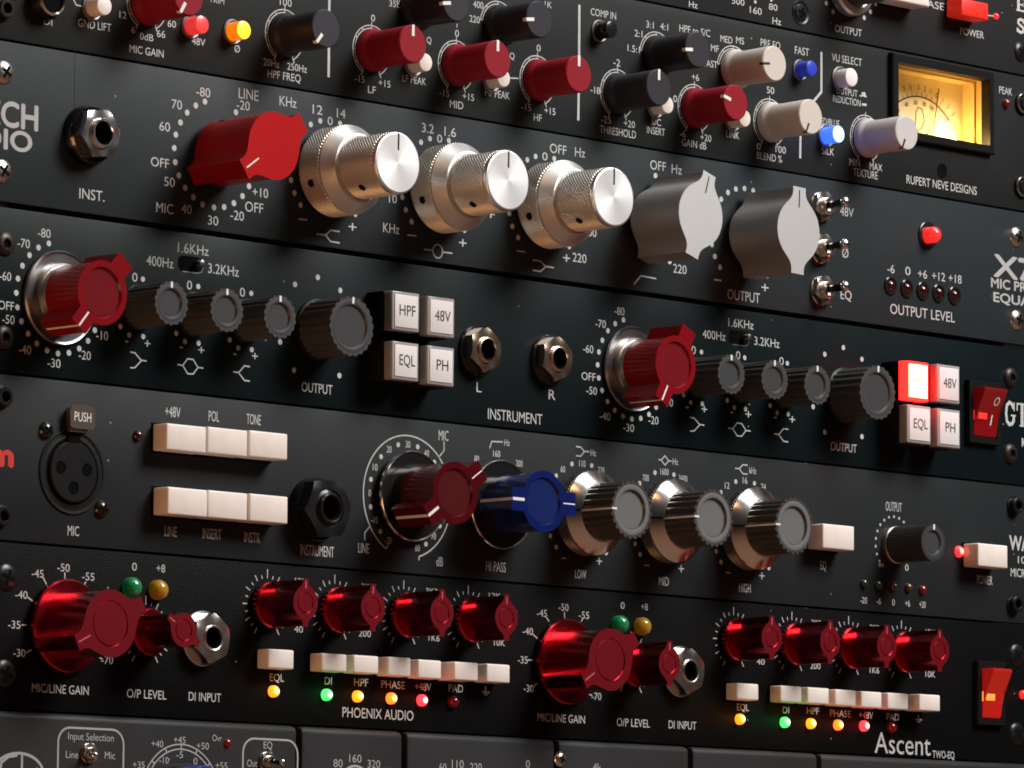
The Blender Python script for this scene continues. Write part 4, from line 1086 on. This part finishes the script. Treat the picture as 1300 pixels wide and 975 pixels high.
txt(x73,'220',218.82,8.42,2.57,5.88)
lines(x73,[[(199.02,5.86),(202.32,5.85),(204.48,4.51),(207.97,4.44)],[(199.04,2.85),(202.35,2.81),(204.48,4.35)]],0.45,'print_white','printed_line')
txt(x73,'OFF',209.49,39.71,2.69,7.01)
txt(x73,'Hz',218.81,39.82,2.7,4.38)
txt(x73,'0',203.89,36.93,2.33,2.16)
txt(x73,'100',223.61,16.55,2.46,4.73)
txt(x73,'OFF',252.66,39.74,2.74,6.94)
txt(x73,'Hz',260.88,39.57,2.75,4.54)
dots(x73,[(251.5,36.6),(257.89,11.33)],0.85,'print_white')
txt(x73,'220',262.43,9.5,2.62,5.94)
lines(x73,[[(242.24,2.91),(245.31,5.76),(252.03,5.57)]],0.45,'print_white','printed_line')
pointer_knob(x73,247.6,22.3,16.9,'silver')
pointer_knob(x73,291.3,22.2,2,'silver')
dots(x73,[(280.78,32.66),(283.84,35.07),(287.4,36.53),(291.34,37.11),(295.29,36.92),(276.66,18.41),(278.02,14.9),(280.37,11.82),(301.85,11.4)],0.85,'print_white')
lines(x73,[[(277.73,7.81),(281.09,7.83)]],0.4,'print_white','printed_line')
txt(x73,'+',300.78,7.66,2.3,3.25)
txt(x73,'OUTPUT',291.09,4.06,3.02,14.68)
toggle(x73,326.43,35.29,0)
txt(x73,'48V',338.95,35.06,2.84,6.36)
toggle(x73,326.26,22.19,0)
txt(x73,'Ø',338.2,22.05,2.84,2.99)
toggle(x73,326.46,9.12,0)
txt(x73,'EQ',338.57,9,2.83,5.22)
led(x73,377.69,31.7,2.6,5,'lit_red_dome',True)
led(x73,359.68,13.96,1.75,1.4,'dark_red',True)
led(x73,367.54,13.88,1.75,1.4,'dark_red',True)
led(x73,375.36,13.89,1.75,1.4,'dark_red',True)
led(x73,383.09,13.88,1.75,1.4,'dark_red',True)
led(x73,390.86,13.88,1.75,1.4,'dark_red',True)
txt(x73,'-6',360.04,19.3,2.61,3.42)
txt(x73,'0',368.21,19.46,2.62,2.49)
txt(x73,'+6',375.35,19.17,2.63,4.43)
txt(x73,'+12',383.23,19.2,2.64,6.4)
txt(x73,'+18',391.4,19.25,2.65,6.44)
txt(x73,'OUTPUT LEVEL',375.43,6.79,3.13,31.57)
txt(x73,'X73',424.51,25.58,7.42,28.11,st='bold')
txt(x73,'MIC PRE',419.68,19.86,3.19,20.79,st='bold')
txt(x73,'EQUALI',422.05,15.37,3.19,23.23,st='bold')

# ---- gtq
screw(gtq,-1.31,34.32,'socket_dark',3.3)
screw(gtq,-1.13,9.36,'socket_dark',3.3)
screw(gtq,418.94,34.42,'socket_dark',3.3)
screw(gtq,418.81,9.95,'socket_dark',3.3)
dots(gtq,ring(17.75,21.69,14.87,[-15-15*i for i in range(16)]),0.8,'print_white')
dots(gtq,ring(241.66,21.94,14.87,[-15-15*i for i in range(16)]),0.8,'print_white')
txt(gtq,'-80',12.25,38.64,2.33,4.41)
txt(gtq,'-70',5.18,35.16,2.32,4.25)
txt(gtq,'-60',-1.02,25.77,2.31,4.08)
txt(gtq,'OFF',-0.54,17.96,2.31,5.44)
txt(gtq,'-50',0.35,14.35,2.31,4.22)
txt(gtq,'-40',6.25,6.82,2.31,4.24)
txt(gtq,'-30',16.42,4.13,2.32,4.56)
txt(gtq,'-20',27.18,7.19,2.34,4.33)
txt(gtq,'-10',33.27,13.06,2.35,4.22)
txt(gtq,'-80',236.11,38.76,2.3,4.26)
txt(gtq,'-70',228,34.25,2.3,4.4)
txt(gtq,'-60',222.73,26.29,2.29,4.37)
txt(gtq,'OFF',222.93,18.14,2.28,5.88)
txt(gtq,'-50',224.3,14.06,2.28,4.54)
txt(gtq,'-40',230.09,6.97,2.29,4.4)
txt(gtq,'-30',240.3,4.37,2.3,4.61)
txt(gtq,'-20',251.04,7.42,2.31,4.31)
txt(gtq,'-10',257.43,13.27,2.32,4.33)
marconi_knob(gtq,17.75,21.69,-140,'gtq_red')
marconi_knob(gtq,241.66,21.94,-152,'gtq_red')
fluted_knob(gtq,45.46,21.85,'small',0)
dots(gtq,ring(45.46,21.85,8.15,[-75,15,-135,-162,162]),0.75,'print_white')
fluted_knob(gtq,65.71,21.85,'small',0)
dots(gtq,ring(65.71,21.85,8.15,[-75,15,-135,-162,162]),0.75,'print_white')
fluted_knob(gtq,85.48,21.85,'small',0)
dots(gtq,ring(85.48,21.85,8.15,[-75,15,-135,-162,162]),0.75,'print_white')
fluted_knob(gtq,270.02,21.85,'small',0)
dots(gtq,ring(270.02,21.85,8.15,[-75,15,-135,-162,162]),0.75,'print_white')
fluted_knob(gtq,289.49,21.85,'small',0)
dots(gtq,ring(289.49,21.85,8.15,[-75,15,-135,-162,162]),0.75,'print_white')
fluted_knob(gtq,309,21.85,'small',0)
dots(gtq,ring(309,21.85,8.15,[-75,15,-135,-162,162]),0.75,'print_white')
fluted_knob(gtq,112.86,21.81,'large',4)
fluted_knob(gtq,337.31,21.95,'large',3)
dots(gtq,ring(112.86,21.81,14.88,[0,36,-36,-108,-144,144,108]),0.8,'print_white')
dots(gtq,ring(337.31,21.95,14.94,[0,36,-36,-108,-144,144,108]),0.8,'print_white')
txt(gtq,'0',44.64,29.98,2.37,1.85)
txt(gtq,'0',64.58,29.78,2.39,1.89)
txt(gtq,'0',84.26,29.73,2.41,1.92)
txt(gtq,'0',268.64,30.04,2.34,1.93)
txt(gtq,'0',288.65,30.23,2.36,1.96)
txt(gtq,'0',308.43,30.18,2.38,2)
lines(gtq,[[(41.47,12.22),(42.6,12.23)]],0.5,'print_white','printed_line')
lines(gtq,[[(61.31,12.36),(62.47,12.38)]],0.5,'print_white','printed_line')
lines(gtq,[[(81.14,12.29),(82.32,12.31)]],0.5,'print_white','printed_line')
lines(gtq,[[(265.33,12.49),(266.52,12.5)]],0.5,'print_white','printed_line')
lines(gtq,[[(285.26,12.53),(286.46,12.53)]],0.5,'print_white','printed_line')
lines(gtq,[[(305.1,12.58),(306.33,12.58)]],0.5,'print_white','printed_line')
txt(gtq,'+',49.54,12.38,1.72,2.14)
txt(gtq,'+',69.26,12.33,1.74,2.18)
txt(gtq,'+',89.23,12.44,1.75,2.23)
txt(gtq,'+',273.49,12.58,1.91,2.64)
txt(gtq,'+',293.35,12.6,1.92,2.68)
txt(gtq,'+',313.41,12.66,1.94,2.73)
lines(gtq,[[(43.34,9.49),(45.04,9.43),(47.35,7.59),(49.35,7.55)],[(43.42,5.22),(45.12,5.36),(47.36,7.47)]],0.38,'print_white','printed_line')
lines(gtq,[[(60.54,7.56),(62.56,7.52),(64.26,9.51),(66.29,9.47),(68.06,7.45),(70.1,7.41)],[(62.56,7.45),(64.33,5.4),(66.36,5.47),(68.07,7.39)]],0.38,'print_white','printed_line')
lines(gtq,[[(81.22,7.37),(83.29,7.33),(85.32,9.36),(87.39,9.32)],[(83.29,7.24),(85.39,5.33),(87.46,5.28)]],0.38,'print_white','printed_line')
lines(gtq,[[(267.17,9.56),(268.98,9.5),(271.4,7.75),(273.51,7.71)],[(267.19,5.48),(269,5.62),(271.4,7.63)]],0.38,'print_white','printed_line')
lines(gtq,[[(284.24,7.7),(286.38,7.66),(288.2,9.55),(290.35,9.52),(292.2,7.6),(294.35,7.56)],[(286.38,7.6),(288.22,5.64),(290.36,5.7),(292.2,7.54)]],0.38,'print_white','printed_line')
lines(gtq,[[(305.06,7.57),(307.23,7.53),(309.41,9.47),(311.6,9.43)],[(307.23,7.45),(309.42,5.62),(311.6,5.58)]],0.38,'print_white','printed_line')
txt(gtq,'1.6KHz',65.82,39.83,2.68,11.34)
txt(gtq,'400Hz',53.69,35.09,2.66,9.77)
txt(gtq,'3.2KHz',77.09,35.21,2.69,11.46)
txt(gtq,'1.6KHz',289.9,39.97,2.56,11.44)
txt(gtq,'400Hz',277.76,35.35,2.54,10.25)
txt(gtq,'3.2KHz',301.73,35.37,2.57,11.55)
slide_switch(gtq,64.94,35.57)
slide_switch(gtq,288.99,35.55)
txt(gtq,'OUTPUT',113.04,5.45,2.66,11.83)
txt(gtq,'OUTPUT',337.46,5.86,2.57,12.26)
cap_button(gtq,132.43,23.28,142.6,33.75,'HPF',False)
cap_button(gtq,146.45,22.98,156.6,33.59,'48V',False)
cap_button(gtq,132.61,9.29,142.46,19.51,'EQL',False)
cap_button(gtq,146.47,9.02,156.6,19.48,'PH',False)
cap_button(gtq,355.94,21.88,365.8,33.44,'HPF',True)
cap_button(gtq,370.6,22.38,380.97,33.69,'48V',False)
cap_button(gtq,356.1,8.52,366.91,19.75,'EQL',False)
cap_button(gtq,370.75,8.36,381.11,19.8,'PH',False)
jack(gtq,176.13,21.57,'chrome')
jack(gtq,205.85,21.57,'chrome')
txt(gtq,'L',177.25,11.14,2.85,2.1)
txt(gtq,'R',207.5,11.5,2.89,2.82)
txt(gtq,'INSTRUMENT',192.24,3.81,3.1,22.54)
rocker(gtq,396.13,11.86,411.83,31.79,'gtq')
txt(gtq,'GT',421.85,22.9,7.62,11.98,st='serif')
txt(gtq,'M',426.2,14.1,2.8,4.01,st='serif')

# ---- warm
screw(warm,-1.85,37.94,'socket_cap',2.6)
screw(warm,-1.68,6.41,'socket_cap',2.6)
screw(warm,420.25,37.72,'socket_cap',2.6)
screw(warm,419.92,6.19,'socket_cap',2.6)
txt(warm,'m',-1.16,22.81,6.67,8.39,st='red')
xlr(warm,23.24,19.93)
screw(warm,13.91,30.39,'gloss_pan',2.3)
screw(warm,33.83,10.74,'gloss_pan',2.3)
txt(warm,'MIC',24.17,4.24,2.63,4.02)
led(warm,46.36,31.44,1.5,1.5,'dark_red')
cream_button(warm,51.42,27.73,65.79,34.9,6.5,'cream')
cream_button(warm,66.36,27.89,81,35.11,6.5,'cream')
cream_button(warm,81.5,28.04,95.88,35.31,6.5,'cream')
cream_button(warm,51.88,10.26,66.25,17.69,6.5,'cream')
cream_button(warm,66.87,10.33,81.44,17.85,6.5,'cream')
cream_button(warm,81.85,10.37,96.21,17.93,6.5,'cream')
txt(warm,'+48V',59.14,38.93,2.8,5.61,st='cond')
txt(warm,'POL',74.24,38.95,2.82,3.94,st='cond')
txt(warm,'TONE',89.11,39.25,2.84,5.33,st='cond')
txt(warm,'LINE',58.97,6.33,2.79,4.45,st='cond')
txt(warm,'INSERT',74.11,6.6,2.81,6.99,st='cond')
txt(warm,'INSTR',89.07,6.58,2.83,5.91,st='cond')
jack(warm,111.68,15.78,'black_hex')
txt(warm,'INSTRUMENT',113.79,4.43,2.97,12.86,st='cond')
gain_ring(warm,148.8,22)
txt(warm,'MIC',163.02,40.5,2.83,3.97,st='cond')
txt(warm,'LINE',131.73,6.29,2.77,4.31,st='cond')
txt(warm,'dB',161.86,4.34,2.59,2.69,st='cond')
lines(warm,[[(163.23,38.82),(163.26,36.22),(161.03,34.02)]],0.35,'print_white','printed_line')
lines(warm,[[(134.13,12.67),(132.08,10.65),(132.11,8.55)]],0.35,'print_white','printed_line')
marconi_knob(warm,148.8,22,-124,'warm_red')
marconi_knob(warm,184.59,22,-90,'warm_blue')
lines(warm,[[(181.79,38.3),(182.58,40.3),(187.11,40.53)]],0.4,'print_white','printed_line')
txt(warm,'Hz',188.9,40.44,1.83,2.28,st='cond')
txt(warm,'160',184.65,36.92,1.83,2.92,st='cond')
txt(warm,'80',176.51,34.85,1.82,1.93,st='cond')
txt(warm,'300',194.01,34.78,1.83,2.78,st='cond')
txt(warm,'HI PASS',184.7,4.26,2.84,8.08,st='cond')
dots(warm,[(216.11,36.26),(224.48,36.41),(209.5,32.31),(207.2,14.56),(209.68,11.45),(230.86,11.05)],0.72,'print_white')
txt(warm,'110',220.45,36.67,1.86,2.68,st='cond')
txt(warm,'60',212.26,34.45,1.85,1.99,st='cond')
txt(warm,'220',228.52,35.31,1.86,2.7,st='cond')
txt(warm,'Hz',225.12,40.18,1.86,2.35,st='cond')
eq_knob(warm,220.43,21.95)
dots(warm,[(251.82,36.3),(260.11,36.28),(245.18,32.63),(243.25,14.52),(245.45,11.48)],0.72,'print_white')
txt(warm,'1600',255.96,36.83,1.89,3.63,st='cond')
txt(warm,'700',247.78,34.45,1.88,2.75,st='cond')
txt(warm,'3600',264.15,35.41,1.89,3.83,st='cond')
txt(warm,'Hz',260.72,40.25,1.89,2.43,st='cond')
eq_knob(warm,255.75,21.95)
dots(warm,[(287.71,36.16),(296.13,36.23),(280.99,32.45),(278.95,14.48),(281.08,11.38),(302.8,10.92)],0.72,'print_white')
txt(warm,'16',291.84,36.79,1.92,2.14,st='cond')
txt(warm,'12',283.81,34.69,1.91,2.13,st='cond')
txt(warm,'24',300.22,35.47,1.92,2.16,st='cond')
txt(warm,'kHz',295.33,40.06,1.92,3.22,st='cond')
eq_knob(warm,291.74,21.95)
lines(warm,[[(211.89,8.41),(213.88,8.42)]],0.4,'print_white','printed_line')
lines(warm,[[(247.25,8.46),(249.31,8.46)]],0.4,'print_white','printed_line')
lines(warm,[[(283.35,8.38),(285.47,8.39)]],0.4,'print_white','printed_line')
txt(warm,'+',227.91,8.46,2.09,2.36)
txt(warm,'+',263.45,8.34,2.12,2.43)
txt(warm,'+',299.58,8.33,2.15,2.51)
txt(warm,'LOW',220.04,4.15,2.54,4.84,st='cond')
txt(warm,'MID',255.86,4.14,2.58,4.31,st='cond')
txt(warm,'HIGH',291.87,4.16,2.62,5.34,st='cond')
lines(warm,[[(217.74,41.48),(219.74,41.49),(221.26,40.35),(223.44,40.38)],[(217.76,38.82),(219.76,38.8),(221.26,40.21)]],0.38,'print_white','printed_line')
lines(warm,[[(253.38,40.29),(254.59,40.27),(256.14,41.68),(257.7,40.26),(259.09,40.24)],[(254.59,40.12),(256.15,38.85),(257.7,40.12)]],0.38,'print_white','printed_line')
lines(warm,[[(287.34,40.18),(289.3,40.2),(290.9,41.51),(293.04,41.53)],[(289.3,40.08),(290.91,38.78),(293.05,38.8)]],0.38,'print_white','printed_line')
cream_button(warm,319.84,17.68,334.48,25.21,6.8,'cream')
txt(warm,'EQ',327.88,13.13,2.67,2.76,st='cond')
fluted_knob(warm,361.4,21.55,'output',3)
dots(warm,ring(361.4,21.55,8.85,[32-16*i for i in range(11)]),0.45,'print_white')
txt(warm,'OUTPUT',361.23,33.49,2.84,7.77,st='cond')
txt(warm,'∞',355.25,14.92,1.23,2.82,st='bold')
txt(warm,'0',367.5,14.86,1.97,1.71,st='cond')
led(warm,392.79,21.37,1.9,1.8,'lit_pink')
cream_button(warm,394.34,16.64,409.01,23.94,7,'cream')
txt(warm,'POWER',405.75,13.18,2.76,7.66,st='cond')
led(warm,346.68,8.62,1.45,1.6,'dark_green')
led(warm,353.64,8.53,1.45,1.6,'dark_green')
led(warm,360.95,8.45,1.45,1.6,'dark_amber')
led(warm,367.93,8.61,1.45,1.6,'dark_amber')
led(warm,374.79,8.3,1.45,1.6,'dim_red')
txt(warm,'-20',346.92,3.52,1.95,3.17,st='cond')
txt(warm,'-6',354.03,3.6,1.96,2.07,st='cond')
txt(warm,'0',361.04,3.61,1.96,1.32,st='cond')
txt(warm,'+6',367.86,3.69,1.97,2.28,st='cond')
txt(warm,'+20',375.1,3.69,1.98,3.06,st='cond')
txt(warm,'WA',423.22,25.9,4.8,10.37,st='boldcond')
txt(warm,'10',424.39,20.67,2.27,3.99,st='cond')
txt(warm,'MICRO',423.57,16.45,2.65,9.57,st='cond')

# ---- asc
screw(asc,1.24,34.93,'black_phillips',3.6)
screw(asc,1.16,9.63,'black_phillips',3.6)
screw(asc,421.73,34.47,'black_phillips',3.6)
screw(asc,421.59,9.37,'black_phillips',3.6)
anodised_knob(asc,21.21,23.08,-116.4,'gain')
anodised_knob(asc,212.84,22.59,-121.7,'gain')
anodised_knob(asc,50.32,22.95,-58,'level')
anodised_knob(asc,241.76,22.95,0,'level')
txt(asc,'-45',11.93,36.61,2.05,4.1)
txt(asc,'-50',20.95,38.7,2.06,4.28)
txt(asc,'-55',29.69,36.81,2.07,4.32)
txt(asc,'-40',6.44,30.67,2.04,4.22)
txt(asc,'-35',4.18,22.65,2.04,4.2)
txt(asc,'-30',6.11,15.27,2.03,4.07)
txt(asc,'-70',36.84,14.85,2.07,4.2)
txt(asc,'-45',203.92,36.32,2.06,4.11)
txt(asc,'-50',212.91,38.52,2.07,4.14)
txt(asc,'-55',221.57,36.68,2.08,4.34)
txt(asc,'-40',198.07,30.76,2.05,4.25)
txt(asc,'-35',196.03,22.41,2.05,4.08)
txt(asc,'-30',198.55,14.26,2.05,4.08)
txt(asc,'-70',227.01,13.19,2.07,4.19)
lines(asc,[[(13.81,35.68),(15.11,33.87)],[(21.36,37.38),(21.51,35.71)],[(28.89,35.4),(28.29,34.62)],[(8.63,30.16),(10.29,29.21)],[(6.62,22.69),(8.52,22.75)],[(8.14,15.36),(10.3,16.3)],[(34.04,15.34),(35.16,14.98)]],0.38,'print_white','printed_line')
lines(asc,[[(205.57,35.37),(206.9,34.07)],[(213.25,37.16),(213.36,35.33)],[(220.98,35.5),(220.32,34.77)],[(200.04,30.06),(202.02,28.9)],[(197.82,22.43),(200.27,22.54)],[(200.35,14.8),(202.13,16.01)],[(223.99,13.64),(225.16,13.34)]],0.36,'print_white','printed_line')
txt(asc,'MIC/LINE GAIN',20.54,6.35,2.3,19.82)
txt(asc,'O/P LEVEL',51.1,6.31,2.33,14.19)
txt(asc,'DI INPUT',72.3,6.44,2.36,11.88)
txt(asc,'MIC/LINE GAIN',212.29,6.16,2.29,19.83)
txt(asc,'O/P LEVEL',242.91,6.04,2.32,14.27)
txt(asc,'DI INPUT',264.31,6.19,2.34,12.13)
led(asc,44.47,34.73,2.75,3.6,'green_dome')
led(asc,54.01,34.59,2.75,3.6,'amber_dome')
led(asc,235.96,34.68,2.7,3.6,'green_dome')
led(asc,245.65,34.62,2.7,3.6,'amber_dome')
txt(asc,'0',46.07,40.44,2.13,1.7)
txt(asc,'+8',55.56,40.54,2.14,3.14)
txt(asc,'0',238.07,40.42,1.98,1.7)
txt(asc,'+8',247.47,40.53,1.98,2.91)
jack(asc,71.04,22.27,'chrome_washer')
jack(asc,262.97,22.04,'chrome_washer')
eq_tick_knob(asc,94.97,32.75)
eq_tick_knob(asc,120.66,32.75)
eq_tick_knob(asc,147.65,32.75)
eq_tick_knob(asc,173.51,32.75)
eq_tick_knob(asc,286.84,32.75)
eq_tick_knob(asc,313.37,32.75)
eq_tick_knob(asc,339.78,32.75)
eq_tick_knob(asc,364.92,32.75)
txt(asc,'40',107.02,26.67,1.75,3.3)
txt(asc,'200',132.52,26.78,1.77,4.77)
txt(asc,'1K6',159.91,26.91,1.79,4.42)
txt(asc,'10K',186.41,26.88,1.81,4.53)
txt(asc,'12K',107.72,40.05,1.75,4.51)
txt(asc,'2K5',133.26,39.97,1.77,4.62)
txt(asc,'3K2',158.81,40.07,1.79,4.73)
txt(asc,'12K',184.33,40.15,1.82,4.85)
txt(asc,'40',299.15,26.72,1.79,3.58)
txt(asc,'200',324.24,26.55,1.81,4.75)
txt(asc,'1K6',351.99,26.52,1.83,4.49)
txt(asc,'10K',378.88,26.51,1.85,4.79)
txt(asc,'2K5',324.59,39.74,1.81,4.39)
txt(asc,'3K2',352,39.7,1.83,4.5)
txt(asc,'12K',378.91,39.6,1.85,4.6)
cream_button(asc,90.81,15.04,100.48,20.34,5.5,'cream')
cream_button(asc,110.77,15.18,120.26,20.1,5.5,'cream')
cream_button(asc,123.18,15.2,132.84,20.2,5.5,'cream')
cream_button(asc,136.5,14.99,145.36,20.32,5.5,'cream')
cream_button(asc,148.44,14.88,157.64,20.12,5.5,'cream')
cream_button(asc,160.72,14.81,170.25,20.02,7.5,'cream')
cream_button(asc,175.25,14.93,184.68,20.18,6.0,'cream')
cream_button(asc,282.7,14.48,292.37,19.41,5.5,'cream')
cream_button(asc,302.54,14.58,312.01,19.53,5.5,'cream')
cream_button(asc,314.87,14.62,324.66,19.55,5.5,'cream')
cream_button(asc,327.45,14.53,337.01,19.45,5.5,'cream')
cream_button(asc,339.79,14.43,349.42,19.4,5.5,'cream')
cream_button(asc,352.27,14.45,362.04,19.49,5.5,'cream')
cream_button(asc,365.32,14.45,375.32,19.57,7.2,'cream')
led(asc,97.34,9.05,1.65,2.2,'lit_yellow')
led(asc,117.53,8.96,1.65,2.2,'lit_green')
led(asc,129.46,9.02,1.65,2.2,'lit_yellow')
led(asc,142.63,9.01,1.65,2.2,'lit_orange')
led(asc,154.79,8.98,1.65,2.2,'lit_red_hot')
led(asc,167.27,9.05,1.65,2.2,'dim_red')
led(asc,289.24,8.91,1.65,2.2,'lit_yellow')
led(asc,309.6,8.75,1.65,2.2,'lit_green')
led(asc,321.56,8.83,1.65,2.2,'lit_yellow')
led(asc,334.24,8.89,1.65,2.2,'lit_orange')
led(asc,346.46,9.07,1.65,2.2,'lit_red_hot')
led(asc,359.49,9.08,1.65,2.2,'dim_red')
txt(asc,'EQL',99,12.91,2.06,5.35)
txt(asc,'DI',118.57,12.9,2.08,2.73)
txt(asc,'HPF',131.3,13.03,2.1,5.52)
txt(asc,'PHASE',143.83,12.91,2.11,9.31)
txt(asc,'+48V',155.68,12.85,2.12,6.43)
txt(asc,'PAD',168.81,12.98,2.13,5.72)
txt(asc,'EQL',291.14,12.58,2.02,5.32)
txt(asc,'DI',310.68,12.52,2.03,2.89)
txt(asc,'HPF',323.16,12.78,2.04,5.66)
txt(asc,'PHASE',336,12.48,2.06,9.78)
txt(asc,'+48V',348.02,12.47,2.07,6.71)
txt(asc,'PAD',360.76,12.39,2.08,5.84)
lines(asc,[[(180.87,14.18),(180.89,12.73)],[(179.48,12.49),(182.37,12.43)],[(180.19,11.8),(181.67,11.77)]],0.5,'print_white','printed_line')
lines(asc,[[(373.12,13.59),(373.11,12.36)],[(371.59,12.13),(374.64,12.05)],[(372.35,11.47),(373.87,11.43)]],0.45,'print_white','printed_line')
txt(asc,'PHOENIX AUDIO',138.06,4.48,2.76,27.77)
txt(asc,'Ascent',365.51,4.23,6.36,26.86,st='boldA')
txt(asc,'TWO-EQ',385.18,1.56,2.34,10.77,st='bold')
rocker(asc,400.07,11.53,413.75,31.7,'asc')
led(asc,424.35,22.01,1.4,1.6,'lit_red')

# ---- ssl
ssl_panel()
logo(ssl,4.91,31.25)
round_rect(ssl,18.32,41.36,40.64,14.64)
txt(ssl,'Input Selection',29.78,38.44,1.88,16.09,st='light')
txt(ssl,'Line',23.25,33.53,1.88,4.41,st='light')
txt(ssl,'Mic',36.55,33.78,1.89,3.63,st='light')
toggle(ssl,28.88,34.12,1)
gain_dial(ssl,62.09,37.63,57.17,24.59)
txt(ssl,'+35',46.86,31.61,1.79,4.23,st='light')
txt(ssl,'+40',53.42,37.45,1.8,4.26,st='light')
txt(ssl,'+45',61.49,38.8,1.81,4.29,st='light')
txt(ssl,'+50',69.94,37.49,1.81,4.47,st='light')
txt(ssl,'+55',76.89,32.39,1.82,4.36,st='light')
txt(ssl,'-10',55.89,33.18,1.8,3.42,st='light')
txt(ssl,'-5',61.57,34.85,1.81,2.43,st='light')
txt(ssl,'0',67.33,33.26,1.81,1.44,st='light')
txt(ssl,'Ovr',75.16,39.81,1.71,3.48,st='light')
led(ssl,79.03,38.53,1.3,1.0,'dim_red')
round_rect(ssl,84.8,105.33,40.17,14.17)
txt(ssl,'EQ',94.06,38.56,1.94,3.25,st='light')
txt(ssl,'Out',88.26,33.41,1.94,3.82,st='light')
toggle(ssl,93.49,34.1,2)
txt(ssl,'80',120.75,34.49,2.19,3.49,st='light')
txt(ssl,'160',127.41,36.03,2.19,4.73,st='light')
txt(ssl,'320',134.59,34.73,2.2,4.91,st='light')
txt(ssl,'60',161.83,34.74,2.23,2.84,st='light')
txt(ssl,'110',167.82,35.83,2.23,4.75,st='light')
txt(ssl,'220',175.14,35.18,2.24,4.79,st='light')
txt(ssl,'0',196.38,36.78,2.26,1.63,st='light')
txt(ssl,'.4k',225.05,36.82,2.29,4.01,st='light')
dial_arc(ssl,127.44,27.95,6,.7)
screw(ssl,209.64,38.6,'chrome_phillips',2.2)
